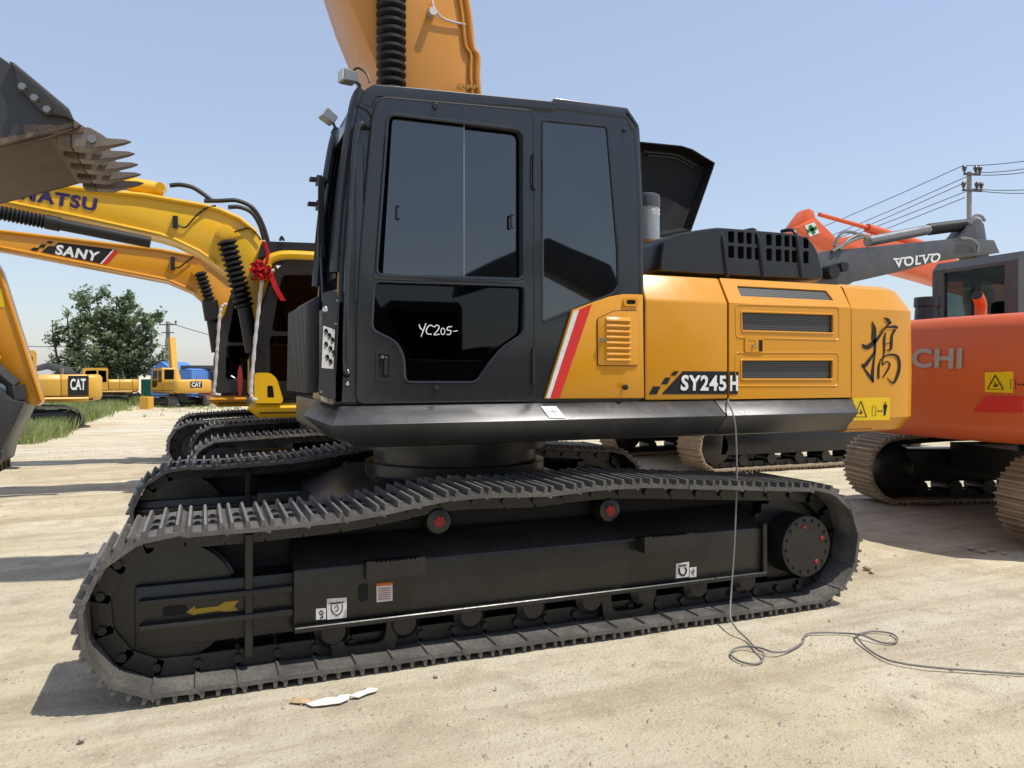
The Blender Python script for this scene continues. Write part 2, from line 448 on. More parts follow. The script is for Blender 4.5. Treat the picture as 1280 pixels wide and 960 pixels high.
# ================================================================ ground
def ground_h(x, y):
    h = 0.0
    d = math.hypot(x - 2, y - 6)
    n = noise.noise(Vector((x * .8, y * .8, 0))) * .018 + noise.noise(Vector((x * 2.7, y * 2.7, 3))) * .010 + noise.noise(Vector((x * 9, y * 9, 5))) * .004
    # wheel ruts on the open yard to the front of the machines
    if x < 3:
        for yy, am in ((10.15, .07), (12.9, .06), (8.6, .03)):
            k = (y - yy + .10 * math.sin(x * .9) + .02 * x)
            n += am * (math.exp(-(k / .14) ** 2) - .7 * math.exp(-((k - .26) / .16) ** 2)) * min(1, max(0, (1.0 - x) / 1.5 + .2))
    # crumbled earth squeezed up along the track edges
    if -.9 < x < 4.5:
        for yy in (3.74, 4.5, 6.42, 7.18): n += (.022 + .03 * max(0, noise.noise(Vector((x * 5, yy, 1))))) * math.exp(-((y - yy) / .10) ** 2)
    # keep it calm where the tracks rest
    return n * (1 if not (-.8 < x < 4.4 and 3.6 < y < 7.4) else .35) - .012
mb = MB()
xs = [-400, -150, -60, -30, -18, -12] + [-9 + i * .09 for i in range(235)] + [13, 16, 22, 32, 60, 150, 400]
ys = [-60, -20, -6, -2] + [-.4 + i * .09 for i in range(200)] + [17.8, 18.5, 19.5, 21, 23, 25, 27, 29, 32, 40, 60, 120, 300, 900]
def far_h(y): t = min(1, max(0, (y - 17) / 11)); return -.40 * t * t * (3 - 2 * t)
G = [[mb.v((x, y, ground_h(x, y) if (-9.5 < x < 12.5 and -1 < y < 18) else -.012 + far_h(y))) for x in xs] for y in ys]
for j in range(len(ys) - 1):
    for i in range(len(xs) - 1): mb.face((G[j][i], G[j][i + 1], G[j + 1][i + 1], G[j + 1][i]))
tag(O('ground', mb, 'earth', None, 60), kind='structure')

# ================================================================ main excavator
MX, MY = 1.75, 5.46
ex = thing('crawler_excavator', 'big yellow and black crawler excavator with black cab, SY245 H lettering and glossy black tracks', 'excavator', (MX, MY, 0), worldparts=True)
T0 = 3.825; TW = 0.60; TF = 6.50
path = track_path((-.13, .402), .360, (3.64, .402), .358, [(.25, .765), (.75, .790), (1.25, .852), (1.75, .842), (2.25, .858), (2.9, .815)])
_, SH = crawler(ex, path, 53, T0, TW, 'track_black', 'black_steel')
crawler(ex, path, 53, TF, TW, 'track_black', 'black_steel', shoe=SH)
def undercarriage(y0, full):
    yn, yf = y0 + .12, y0 + .50
    yc = y0 + TW / 2
    # idler and sprocket wheels
    mb = MB()
    mb.cyl((-.13, yc - .09, .402), (-.13, yc + .09, .402), .30, seg=40, prof=[(0, .22), (.04, .285), (.25, .285), (.3, .30), (.7, .30), (.75, .285), (.96, .285), (1, .22)])
    O('idler_wheel', mb, 'black_steel', ex)
    mb = MB(); n = 23
    ring = []
    for i in range(n * 4):
        a = 2 * math.pi * i / (n * 4); r = (.29, .315, .315, .29)[i % 4]; ring.append((3.64 + r * math.cos(a), .402 + r * math.sin(a)))
    mb.prism(ring, yc - .04, yc + .04); O('sprocket', mb, 'black_steel', ex)
    # travel motor cover with its bolt ring
    mb = MB(); f = y0 + .075
    mb.cyl((3.64, f, .385), (3.64, yc, .385), .2, seg=48, prof=[(0, .188), (.03, .197), (1, .20)])
    hub = O('final_drive', mb, 'black_steel', ex)
    for i in range(16):
        a = 2 * math.pi * i / 16 + .1; q = (3.64 + .168 * math.cos(a), .385 + .168 * math.sin(a))
        mb = MB(); mb.cyl((q[0], f - .010, q[1]), (q[0], f + .01, q[1]), .011, seg=6); O('bolt', mb, 'black_plastic', hub)
    for a in (.35, 1.75, -.95):
        q = (3.64 + .13 * math.cos(a), .385 + .13 * math.sin(a))
        mb = MB(); mb.cyl((q[0], f - .008, q[1]), (q[0], f + .01, q[1]), .016, seg=10, prof=[(0, .011), (.3, .016), (1, .016)]); O('drain_plug', mb, 'red_paint', hub)
    # side beam
    F_ = y0 + .125
    top = [(380, 716), (447, 709), (534, 699), (640, 689), (799, 674), (952, 656)]
    bot = [(952, 716), (880, 722), (706, 741), (515, 765), (380, 783)]
    pl = trace(top, T0 + .125) + trace(bot, T0 + .125)
    zt = sum(p[1] for p in pl[:6]) / 6; zb = sum(p[1] for p in pl[6:]) / 5
    x0, x1 = pl[0][0] - .05, pl[5][0]
    mb = MB()
    mb.loft([[(x0, F_, zb), (x0, F_, zt), (x0, F_ + .16, zt + .12), (x0, yf, zt + .12), (x0, yf, zb)], [(x1, F_, zb), (x1, F_, zt), (x1, F_ + .16, zt + .12), (x1, yf, zt + .12), (x1, yf, zb)]]).bevel(.008)
    beam = O('track_frame', mb, 'black_steel', ex)
    mb = MB(); mb.box((x0, F_ - .03, zb - .028), (x1 + .02, yf, zb)); mb.bevel(.004, 1)
    O('lower_flange', mb, 'black_steel', beam)
    mb = MB(); mb.box((x1, F_ - .02, zb - .028), (x1 + .03, yf, zt + .03)); mb.bevel(.004, 1); O('end_plate', mb, 'black_steel', beam)
    mb = MB(); mb.prism([(.05, .3), (3.62, .3), (3.62, .70), (3.2, .73), (.9, .76), (.05, .68)], y0 + .34, yf - .02); O('shade_block', mb, 'black_matte', beam)  # stands in for inner frame parts; added to stop light showing through behind beam
    # idler yoke with two guide bars and the oval slot
    a0, a1 = onY(168, 740, F_ + .04).x, onY(308, 740, F_ + .04).x
    zA = .505; zB = .205
    mb = MB(); mb.box((a0, F_ + .04, zB), (a1 + .35, yf, zA)); mb.bevel(.012)
    yoke = O('idler_yoke', mb, 'black_steel', ex)
    for zz in (.435, .318):
        b1 = onY(366, 750, F_).x
        mb = MB(); mb.box((a0 + .02, F_ - .01, zz - .016), (b1, F_ + .045, zz + .016)); mb.bevel(.009)
        O('guide_bar', mb, 'black_steel', yoke)
    mb = MB(); mb.box((a1 - .01, F_ + .005, .12), (a1 + .03, F_ + .05, .72)); mb.bevel(.004, 1); O('guard_post', mb, 'black_steel', yoke)
    mb = MB(); e = rounded([(a0 + .12, .355), (a0 + .225, .355), (a0 + .225, .398), (a0 + .12, .398)], .02, 4)
    mb.prism(e, F_ + .033, F_ + .06); O('slot', mb, 'black_matte', yoke)
    # lower rollers
    for i in range(8):
        x = .62 + i * .37
        mb = MB(); mb.cyl((x, yc - .17, .19), (x, yc + .17, .19), .09, seg=20, prof=[(0, .06), (.06, .075), (.1, .09), (.28, .09), (.3, .075), (.7, .075), (.72, .09), (.9, .09), (.94, .075), (1, .06)])
        O('track_roller', mb, 'black_steel', ex)
    for x in (.78, 2.35):
        mb = MB(); mb.panel([(x - .16, .05), (x + .16, .05), (x + .19, zb - .02), (x - .19, zb - .02)], [rounded([(x - .11, .10), (x + .11, .10), (x + .12, .24), (x - .12, .24)], .05)], F_ + .02, F_ + .045)
        O('roller_guard', mb, 'black_steel', ex)
    for px_, py_ in ((549, 652), (763, 638)):
        q = onY(px_, py_, T0 + .18)
        mb = MB(); mb.cyl((q.x, y0 + .18, q.z), (q.x, y0 + .52, q.z), .075, seg=24, prof=[(0, .05), (.02, .066), (.06, .070), (.12, .078), (.3, .078), (.32, .06), (.7, .06), (1, .06)])
        r = O('carrier_roller', mb, 'black_steel', ex)
        mb = MB()
        st = []
        for i in range(12):
            a = math.pi * i / 6 + .3; rr = .036 if i % 2 else .024; st.append((q.x + rr * math.cos(a), q.z + rr * math.sin(a)))
        mb.prism(st, y0 + .174, y0 + .19); O('roller_cap', mb, 'red_paint', r)
        mb = MB(); mb.box((q.x - .05, yc + .05, zt), (q.x + .05, yc + .2, q.z - .03)); O('roller_bracket', mb, 'black_steel', r)
    # steps with saw-tooth tread
    for u0, u1, v_ in ((458, 532, 703), (806, 868, 672)):
        A = onY(u0, v_, T0 + .04); B_ = onY(u1, v_, T0 + .04); z1 = A.z; z0 = z1 - .095
        mb = MB(); n = 14; tp = []
        for i in range(n * 2 + 1):
            tp.append((A.x + (B_.x - A.x) * i / (n * 2), z1 - (.010 if (i % 2 and 3 < i < 25) else 0)))
        mb.prism([(A.x, z0), (B_.x, z0)] + list(reversed(tp)), y0 + .04, y0 + .052)
        mb.box((A.x, y0 + .052, z1 - .025), (B_.x, F_ + .05, z1 - .013))
        mb.box((A.x, y0 + .052, z0), (A.x + .012, F_ + .002, z1 - .025)); mb.box((B_.x - .012, y0 + .052, z0), (B_.x, F_ + .002, z1 - .025))
        O('step', mb, 'black_steel', beam)
    if full:                    # stickers, arrow, oval hole
        def quad(name, pts, mat, y, par):
            mb = MB(); mb.poly([onY(a, b, y) for a, b in pts]); return O(name, mb, mat, par, 0)
        ys_ = F_ - .003
        def stroke(par, chains, y, mat='decal_black', nm='sticker_print'):
            mb = MB()
            for c in chains: brush(mb, c, 0, lambda a, b: onY(a, b, y))
            return O(nm, mb, mat, par, 0)
        s = quad('sticker', [(408.5, 748.5), (433.4, 746.8), (433.4, 772), (409, 774.6)], 'sticker', ys_, beam)
        stroke(beam, [[(411, 754.5, 1.2), (420, 753.8, 2), (431, 752, 1.2)], [(414, 756, 1), (415, 764, 1.4), (421, 769, 1.2), (427, 764, 1.2), (428, 755, 1)], [(418, 760, 1), (421.5, 757, 1), (423, 762, 1), (419, 764, 1)], [(415, 765, .8), (421, 770, .8)]], ys_ - .002)
        s = quad('sticker', [(395, 761), (407.5, 760), (407.5, 774), (395, 775)], 'sticker', ys_, beam)
        stroke(beam, [[(401, 763, 1.5), (404, 766, 1.2), (401.5, 768.5, 1.2), (399.5, 765.5, 1.2), (401.5, 763, 1)], [(401.5, 768.5, 1.2), (403.4, 771.5, 1.6), (400, 773, 1.4)]], ys_ - .002)
        s = quad('sticker', [(470.5, 733), (490.6, 731), (490.6, 750.8), (470.8, 753)], 'sticker', ys_, beam)
        quad('sticker_header', [(470.5, 729.4), (490.8, 727.4), (490.8, 731), (470.5, 733)], 'sticker_orange', ys_ - .001, beam)
        stroke(beam, [[(472.5, 736.5 + i * 2.6, .7), (480, 735.8 + i * 2.6, .9), (488.5, 735 + i * 2.6, .7)] for i in range(6)], ys_ - .002, 'red_paint')
        s = quad('sticker', [(845, 704.5), (861.5, 702), (861, 721), (844.5, 723)], 'sticker', ys_, beam)
        stroke(beam, [[(848, 708, 1), (853, 707, 2), (859, 706, 1)], [(849, 710, 2), (850, 717, 2.4), (855, 719, 2), (858, 713, 2), (856, 709, 2)]], ys_ - .002)
        s = quad('sticker', [(862, 709.5), (870.6, 708.4), (870.6, 721), (862, 722)], 'sticker', ys_, beam)
        stroke(beam, [[(866, 711, 1.2), (868, 714, 1), (865.5, 716, 1), (864.5, 713, 1)], [(865.5, 716, 1), (867, 719, 1.2)]], ys_ - .002)
        quad('arrow', [(233, 765.5), (243.5, 757.3), (243.8, 761), (273, 757.6), (281, 752.2), (298.5, 750.6), (293, 757.5), (298, 763), (281, 764.8), (274, 763.5), (244, 768), (243.8, 769.5)], 'arrow_yellow', F_ + .036, yoke)
        q = onY(454, 741, ys_); mb = MB()
        mb.prism(rounded([(q.x - .026, q.z - .045), (q.x + .026, q.z - .045), (q.x + .026, q.z + .045), (q.x - .026, q.z + .045)], .024, 5), F_ - .004, F_ + .01); O('access_hole', mb, 'black_matte', beam)
        for sh in range(7):                      # the splashes of white mortar and mud that stick to plates and links
            q = [(125, 760), (139, 855), (330, 810), (889, 758), (318, 686), (1021, 740), (150, 790)][sh]
undercarriage(T0, True)
undercarriage(TF, False)
# centre frame and slew ring
mb = MB()
mb.loft([[(.75, 4.3, .42), (2.75, 4.3, .42), (2.75, 6.62, .42), (.75, 6.62, .42)], [(.75, 4.3, .60), (2.75, 4.3, .60), (2.75, 6.62, .60), (.75, 6.62, .60)], [(1.1, 4.75, .80), (2.4, 4.75, .80), (2.4, 6.17, .80), (1.1, 6.17, .80)]]).bevel(.02)
O('centre_frame', mb, 'black_steel', ex)
mb = MB(); mb.cyl((MX, MY, .78), (MX, MY, 1.10), .62, seg=56, prof=[(0, .66), (.3, .66), (.32, .60), (.6, .60), (.62, .67), (1, .67)]); O('slew_ring', mb, 'black_steel', ex)
# deck
mb = MB(); mb.prism([(.74, 1.10), (4.5, 1.10), (4.5, 1.325), (.74, 1.325)], 4.16, 6.72); mb.bevel(.02); O('deck', mb, 'black_steel', ex)
# ridge-shaped side skirt, mitred round the front corner
mb = MB()
A = [(.685, 5.05, 1.333), (.60, 5.05, 1.238), (.74, 5.05, 1.11), (.80, 5.05, 1.2)]
B_ = [(.685, 4.13, 1.333), (.612, 4.0, 1.238), (.76, 4.13, 1.11), (.80, 4.2, 1.2)]
D = [(4.256, 4.13, 1.333), (4.19, 4.0, 1.238), (4.19, 4.13, 1.11), (4.25, 4.2, 1.2)]
E = onY(908, 500, 4.0).x
mb.loft([A, B_, [(E - .0, 4.13, 1.333), (E, 4.0, 1.238), (E, 4.13, 1.11), (E, 4.2, 1.2)]]).bevel(.006, 2)
sk = O('side_skirt', mb, 'skirt_black', ex)
mb = MB(); mb.loft([[(E + .006, 4.13, 1.333), (E + .006, 4.0, 1.238), (E + .006, 4.13, 1.11), (E + .006, 4.2, 1.2)], D]).bevel(.006, 2); O('rear_skirt', mb, 'skirt_black', sk)
def skp(px_, t):            # point on the sloping upper face of the skirt
    x = onY(px_, 515, 4.04).x
    return Vector((x, 4.13 - .13 * t, 1.333 - .095 * t)) + Vector((0, -.004, .004))
mb = MB(); mb.poly([skp(681, .25), skp(700, .25), skp(704, .92), skp(684, .92)]); pt = O('tape_patch', mb, 'white', sk, 0)
mb = MB()
for u in ((690, 697, .58, .58),):
    mb.poly([skp(686, .55) + Vector((0, -.001, .002)), skp(699, .55) + Vector((0, -.001, .002)), skp(699, .60) + Vector((0, -.001, .002)), skp(686, .60) + Vector((0, -.001, .002))])
    mb.poly([skp(691.7, .35) + Vector((0, -.001, .002)), skp(692.7, .35) + Vector((0, -.001, .002)), skp(693.4, .85) + Vector((0, -.001, .002)), skp(692.4, .85) + Vector((0, -.001, .002))])
O('tape_mark', mb, 'silver_text', pt, 0)

# ---------------------------------------------------------------- cab
CY, CF = 4.15, 4.95
side = trace([(418, 503), (419, 440), (424, 340), (430, 260), (439, 185), (449, 128), (457, 112), (468, 106), (520, 110.5), (689, 127), (694, 123), (784, 135.5), (799, 158), (804, 260), (805, 503)], CY)
win1 = rounded(trace([(484, 143), (653, 163), (653, 350), (469, 345)], CY), .05)
low = trace([(467, 352), (655, 358), (653, 417), (626, 435), (611, 453), (594, 478), (505.5, 478), (504, 446), (495, 428), (464, 412)], CY)
win2 = rounded(low, .035, 3)
win3 = rounded(trace([(678, 150), (759, 158), (772, 310), (773, 356), (766, 367), (678, 403)], CY), .025, 3)
cabin = MB(); cabin.panel(rounded(side, .02, 2), [win1, win2, win3], CY, CY + .05)
fs = [(x, z) for x, z in side]
cabin.panel(rounded(fs, .02, 2), [], CF - .05, CF)
cab = O('cab_body', cabin, 'black_cab', ex)
# roof skin, rear wall, floor, front header and front lower wall
def strip(pts, th, name, mat='black_cab', bev=.018):
    mb = MB(); n = len(pts); inner = []
    for i, p in enumerate(pts):
        t = Vector(pts[min(i + 1, n - 1)]) - Vector(pts[max(i - 1, 0)]); t.normalize(); inner.append((p[0] + t.y * th, p[1] - t.x * th))
    ring = list(pts) + inner[::-1]
    mb.prism(ring, CY - .004, CF + .004).bevel(bev, 3); return O(name, mb, mat, cab)
strip([(x, z + .004) for x, z in side[5:13]], .07, 'roof')
strip(side[11:15], .05, 'rear_wall')
mb = MB(); mb.prism([(side[0][0], 1.335), (2.5, 1.335), (2.5, 1.39), (side[0][0], 1.39)], CY + .051, CF - .051); O('floor', mb, 'black_plastic', cab)
zl = onY(420, 375, CY).z
mb = MB(); mb.prism([(side[0][0] - .01, 1.34), (side[0][0] + .05, 1.34), (side[2][0] + .05, zl), (side[2][0] - .01, zl)], CY, CF); mb.bevel(.012); O('front_lower_wall', mb, 'black_cab', cab)
for yy in (CY + .005, CF - .075):                         # front pillars
    mb = MB(); pts = [(x - .012, yy + .035, z) for x, z in side[2:7]]
    mb.tube(smoothpath(pts, 5), .034, 10); O('front_pillar', mb, 'black_cab', cab)
mb = MB(); mb.loft([[(x + .02, CY + .06, z) for x, z in side[2:7]], [(x + .02, CF - .06, z) for x, z in side[2:7]]], closed=False, cap=False); O('front_window', mb, 'clear_glass', cab, 60)
q0 = side[5]; mb = MB(); mb.box((q0[0] - .02, CY + .03, q0[1] - .06), (q0[0] + .05, CF - .03, q0[1] + .03)); mb.bevel(.012); O('front_header', mb, 'black_cab', cab)
for z_, L_ in ((onY(407, 232, CF).z, .07), (onY(405, 262, CF).z, .08)):   # window catches on the far pillar
    x_ = side[3][0]; mb = MB(); mb.box((x_ - L_ - .02, CF - .12, z_), (x_ + .02, CF - .06, z_ + .018)); mb.box((x_ - .05, CF - .13, z_ - .02), (x_ - .02, CF - .05, z_ + .03)); O('window_catch', mb, 'black_plastic', cab)
mb = MB(); xq = side[2][0] - .035
mb.tube([(xq + .02, 4.62, zl + .03), (xq + .01, 4.66, zl + .35), (xq + .06, 4.7, zl + .75)], .009, 6); mb.box((xq - .005, 4.655, zl + .30), (xq + .03, 4.675, zl + .78)); O('wiper', mb, 'black_plastic', cab)
# grab rail on the near pillar
mb = MB(); g0 = onY(456, 158, CY - .03); g1 = onY(437, 420, CY - .03)
mb.tube(smoothpath([onY(460, 160, CY), onY(452, 155, CY - .04), onY(446, 164, CY - .045), onY(442, 200, CY - .045), onY(434, 330, CY - .045), onY(431, 450, CY - .045), onY(434, 470, CY - .01)], 6), .014, 10); O('grab_rail', mb, 'black_cab', cab)
mb = MB(); mb.box((side[3][0] + .06, CY - .012, 1.36), (side[3][0] + .105, CY + .002, 2.75)); mb.bevel(.005, 1); O('pillar_trim', mb, 'black_cab', cab)
# finned box and its bracket at the front corner
mb = MB(); n = 15; y0_, y1_ = 4.28, 5.0; xa, xb = .535, .51; zt0, zt1 = 1.90, 1.93
zig = []
for i in range(n * 4):
    t = i / (n * 4 - 1); zig.append((xa + (xb - xa) * t - (.016 if i % 4 in (1, 2) else 0), y0_ + (y1_ - y0_) * t))
ringb = [(x, y, 1.40) for x, y in zig] + [(xb + .06, y1_, 1.40), (xa + .06, y0_, 1.40)]
ringt = [(x + .01, y, 1.885) for x, y in zig] + [(xb + .06, y1_, 1.93), (xa + .06, y0_, 1.93)]
mb.loft([ringb, ringt]); O('finned_guard', mb, 'black_plastic', cab, 25)
mb = MB(); mb.prism(rounded(trace([(404, 366), (421, 362), (424, 384), (420, 410), (420, 500), (398, 494), (402, 420)], CY - .02), .01, 2), CY - .022, CY - .006); mb.bevel(.003, 1); br = O('bracket', mb, 'black_cab', cab)
def bolt(px_, py_, y, r, par, mat='chrome'):
    q = onY(px_, py_, y); mb = MB(); mb.cyl((q.x, y - .016, q.z), (q.x, y + .002, q.z), r, seg=12, prof=[(0, r * .7), (.3, r), (1, r)]); return O('bolt', mb, mat, par)
bolt(406.5, 387, CY - .022, .017, br); bolt(434, 465, CY, .014, br); bolt(434, 480, CY, .012, br)
for a, b in ((421, 376), (419, 405), (401, 490)): bolt(a, b, CY - .02, .008, br, 'grey_metal')
mb = MB(); mb.poly([onY(a, b, CY - .0255) for a, b in ((404, 407), (418.5, 412), (416.5, 461), (402, 460))]); pl_ = O('sticker', mb, 'sticker', br, 0)
mb = MB()
for i in range(8):
    a = 405 + (i % 3) * 4 + (i // 4) * 1.5; b = 415 + i * 5.4
    brush(mb, [(a, b, 1), (a + 3, b - 3, 2.6), (a + 5, b + 2, 1)], 0, lambda u, w: onY(u, w, CY - .028)); brush(mb, [(a + 1, b + 4, 1), (a + 3, b, 2), (a + 1, b - 4, .8)], 0, lambda u, w: onY(u, w, CY - .028))
O('sticker_print', mb, 'decal_black', pl_, 0)
# work lamps
for px_, py_, y_, tilt in ((436, 97, CY + .10, 0), (411, 147, CF - .05, .5)):
    q = onY(px_, py_, y_)
    mb = MB(); mb.prism(rounded([(-.055, -.042), (.05, -.035), (.05, .035), (-.055, .042)], .012, 2), -.05, .05); mb.bevel(.006, 1)
    l = O('work_lamp', mb, 'grey_metal', cab); l.location = q; l.rotation_euler = (0, tilt + .05, .2); l.scale = (.8, .8, .8)
    mb = MB(); mb.prism([(-.062, -.038), (-.054, -.038), (-.054, .038), (-.062, .038)], -.045, .045); O('lens', mb, 'lamp_glass', l)
    mb = MB(); mb.tube([(.04, 0, -.01), (.08, 0, -.03), (.085, 0, -.09)], .013, 8); O('lamp_arm', mb, 'black_plastic', l)
mb = MB(); mb.tube(smoothpath([onY(437, 93, CY + .1), onY(447, 85, CY + .08), onY(458, 92, CY + .05), onY(462, 103, CY + .03)], 6), .006, 6)
mb.tube(smoothpath([onY(446, 118, CY - .01), onY(448, 130, CY - .012), onY(460, 138, CY - .012), onY(466, 148, CY - .012)], 6), .004, 6); O('lamp_wire', mb, 'rubber', cab)
# seat and controls behind the tinted panes
mb = MB(); mb.prism(rounded([(1.45, 1.55), (1.95, 1.55), (2.0, 1.72), (2.14, 2.4), (2.0, 2.45), (1.86, 1.8), (1.45, 1.75)], .05, 3), 4.38, 4.80); mb.bevel(.03); O('seat', mb, 'seat_cloth', cab)
mb = MB(); mb.box((1.3, 4.26, 1.4), (1.75, 4.36, 1.85)); mb.box((1.3, 4.81, 1.4), (1.75, 4.89, 1.85)); mb.tube([(1.38, 4.36, 1.85), (1.34, 4.36, 2.05)], .02, 8); mb.bevel(.01, 1); O('console', mb, 'black_plastic', cab)
# door, slightly proud of the cab side
D0 = CY - .016
dout = rounded(trace([(474, 121), (667, 138), (668, 501), (446, 504), (447, 400), (452, 300), (466, 145)], D0), .045, 4)
mb = MB(); mb.panel(dout, [win1, win2], D0, CY - .002); door = O('cab_door', mb, 'black_cab', ex)
def ringtube(loop, y, r, name, mat, par):
    mb = MB(); P = [(x, y, z) for x, z in loop]; mb.tube(P + P[:2], r, 6); return O(name, mb, mat, par)
ringtube(dout, D0 + .004, .007, 'door_seal', 'rubber', door)
ringtube(win1, D0, .011, 'window_seal', 'black_cab', door); ringtube(win2, D0, .008, 'window_seal', 'black_cab', door)
def pane(name, poly, y, mat, par):
    mb = MB(); mb.prism(poly, y, y + .006); return O(name, mb, mat, par, 0)
pane('window_pane', rounded(trace([(491, 147), (580, 155), (580, 350), (479, 346)], CY), .03), CY + .012, 'tinted_glass', door)
pane('window_pane', trace([(576, 152), (655, 161), (655, 352), (576, 348)], CY), CY + .030, 'tinted_glass', door)
pane('window_pane', [(x, z) for x, z in win2], CY + .02, 'lower_glass', door)
mb = MB(); mb.prism(trace([(488, 148), (762, 163), (767, 362), (473, 352)], CY), CF + .001, CF + .007); O('far_window', mb, 'dark_glass', cab, 0)
a, b = onY(580, 155, CY + .01), onY(580, 350, CY + .01)
mb = MB(); mb.box((a.x - .004, CY + .009, b.z), (a.x + .004, CY + .013, a.z)); O('pane_edge', mb, 'grey_metal', door)
for u, w0, w1 in ((496, 257, 274), (639, 268, 285)):
    A_, B2 = onY(u, w0, CY + .004), onY(u, w1, CY + .004); mb = MB(); mb.box((A_.x - .004, CY - .004, B2.z), (A_.x + .004, CY + .012, A_.z)); mb.box((A_.x, CY - .004, A_.z - .006), (A_.x + .016, CY + .012, A_.z)); mb.box((A_.x, CY - .004, B2.z), (A_.x + .016, CY + .012, B2.z + .006)); O('pane_pull', mb, 'black_plastic', door)
A_, B2 = onY(467, 345, D0), onY(655, 354, D0)
mb = MB(); mb.prism([(A_.x, A_.z - .018), (B2.x, A_.z - .018), (B2.x, A_.z + .018), (A_.x, A_.z + .018)], D0 - .006, CY + .03); mb.bevel(.006); O('window_rail', mb, 'black_cab', door)
# door handle recess
mb = MB(); hp = rounded(trace([(470, 438), (489, 440), (489, 477), (470, 475)], D0), .008, 2); mb.panel(hp, [trace([(472.5, 442), (486.5, 443.5), (486.5, 472), (472.5, 471)], D0)], D0 - .006, D0 + .002); O('handle_frame', mb, 'black_plastic', door)
mb = MB(); mb.prism(trace([(472.5, 442), (486.5, 443.5), (486.5, 472), (472.5, 471)], D0), D0 - .002, D0 - .0005); O('handle_recess', mb, 'black_matte', door)
mb = MB(); mb.prism(trace([(480, 446), (484.5, 446.5), (484.5, 470), (480, 469.5)], D0), D0 - .014, D0 - .003); mb.bevel(.003, 1); O('handle', mb, 'black_cab', door)
bolt(477.5, 446.5, D0 - .003, .010, door, 'grey_metal'); bolt(544, 133, D0, .017, door, 'black_plastic'); bolt(545, 486, D0, .016, door, 'black_plastic')
for v0, v1 in ((193, 237), (436, 480)):
    A_, B2 = onY(667, v0, D0), onY(667, v1, D0); mb = MB(); mb.cyl((A_.x, D0 - .012, B2.z), (A_.x, D0 - .012, A_.z), .013, seg=10); mb.box((A_.x - .02, D0 - .008, B2.z + .02), (A_.x + .02, D0 + .004, A_.z - .02)); O('hinge', mb, 'black_cab', door)
# chalk scribble YC205 on the lower pane
mb = MB(); fn = lambda a, b: onY(360 + a / 2.783, 320 + b / 2.783, CY + .014)
def circ(cx, cy, rx, ry): return [(cx + rx * math.cos(t * .7), cy + ry * math.sin(t * .7), 3) for t in range(10)]
for st in ([(456, 238, 3), (460, 250, 4), (468, 258, 3)], [(480, 234, 3), (472, 256, 4), (463, 281, 3)], [(507, 246, 3), (494, 241, 3.5), (482, 254, 4), (484, 270, 3.5), (500, 272, 3)],
           [(509, 248, 3), (518, 240, 3.5), (526, 248, 3.5), (518, 262, 3.5), (508, 274, 3), (528, 272, 3)], circ(539, 262, 7, 11), [(571, 246, 3), (557, 247, 3.5), (554, 257, 3.5), (566, 260, 3.5), (564, 272, 3.5), (552, 273, 3)], [(574, 262, 3), (590, 260, 3)]):
    brush(mb, st, 0, fn)
O('chalk_writing', mb, 'scribble', door, 0)
# rear quarter window
mb = MB(); mb.prism(win3, CY + .004, CY + .012); rw = O('quarter_window', mb, 'tinted_glass', ex, 0)
ringtube(win3, CY - .001, .008, 'window_seal', 'black_cab', rw)
bolt(780, 163, CY, .012, rw, 'black_plastic')

# ---------------------------------------------------------------- yellow panel behind the door
Y0 = CY - .028
pan = [(681, 498.6), (716, 387.5), (740, 378.5), (763, 370.5), (780, 367.5), (804, 368), (805.5, 498)]
mb = MB(); mb.prism(trace(pan, Y0), Y0, CY - .001); mb.bevel(.007, 2); yp = O('corner_panel', mb, 'yellow', ex)
def decal(name, pts, mat, par, y=None):
    y = Y0 - .003 if y is None else y
    mb = MB(); mb.poly([onY(a, b, y) for a, b in pts]); return O(name, mb, mat, par, 0)
decal('white_stripe', [(682.5, 497.6), (687.5, 497.6), (724, 387), (717, 389.5)], 'stripe_white', yp)
decal('red_stripe', [(687.5, 497.6), (699.5, 497.6), (740, 380), (724, 387)], 'stripe_red', yp)
lv = rounded(trace([(746.4, 399), (768, 389), (797, 389), (796.5, 457), (747, 456.5)], Y0), .012, 3)
mb = MB(); mb.prism(lv, Y0 - .010, Y0 + .002); mb.bevel(.003, 2); lo = O('louvre_door', mb, 'yellow', ex)
ringtube(lv, Y0 - .001, .0045, 'door_gap', 'black_matte', lo)
for i in range(8):
    b = 398.5 + i * 7.1; A_, B2 = onY(757, b, Y0 - .01), onY(788, b + .3, Y0 - .01)
    mb = MB(); mb.xprism([(Y0 - .010, A_.z - .012), (Y0 - .026, A_.z - .012), (Y0 - .010, A_.z + .014)], A_.x, B2.x); mb.bevel(.003, 2); O('louvre', mb, 'yellow', lo)
q = onY(752, 425, Y0 - .01); mb = MB(); mb.cyl((q.x, Y0 - .03, q.z), (q.x, Y0 - .005, q.z), .016, seg=14); O('lock', mb, 'chrome', lo)
sl_ = rounded(trace([(778.5, 372.5), (797, 372.5), (797, 383), (778.5, 383)], Y0), .02, 4)
mb = MB(); mb.panel(sl_, [rounded(trace([(782, 375), (793.5, 375), (793.5, 380.5), (782, 380.5)], Y0), .012, 3)], Y0 - .012, Y0 + .002); mb.bevel(.003, 1); O('pull_slot', mb, 'yellow', yp)
mb = MB(); mb.prism(rounded(trace([(782, 375), (793.5, 375), (793.5, 380.5), (782, 380.5)], Y0), .012, 3), Y0 - .003, Y0 + .001); O('slot_opening', mb, 'black_matte', yp)
q = onY(779, 484, Y0); mb = MB(); mb.cyl((q.x, Y0 - .04, q.z), (q.x, Y0 + .002, q.z), .017, seg=14, prof=[(0, .012), (.15, .017), (.5, .017), (.55, .01), (1, .01)]); O('knob', mb, 'black_plastic', yp)

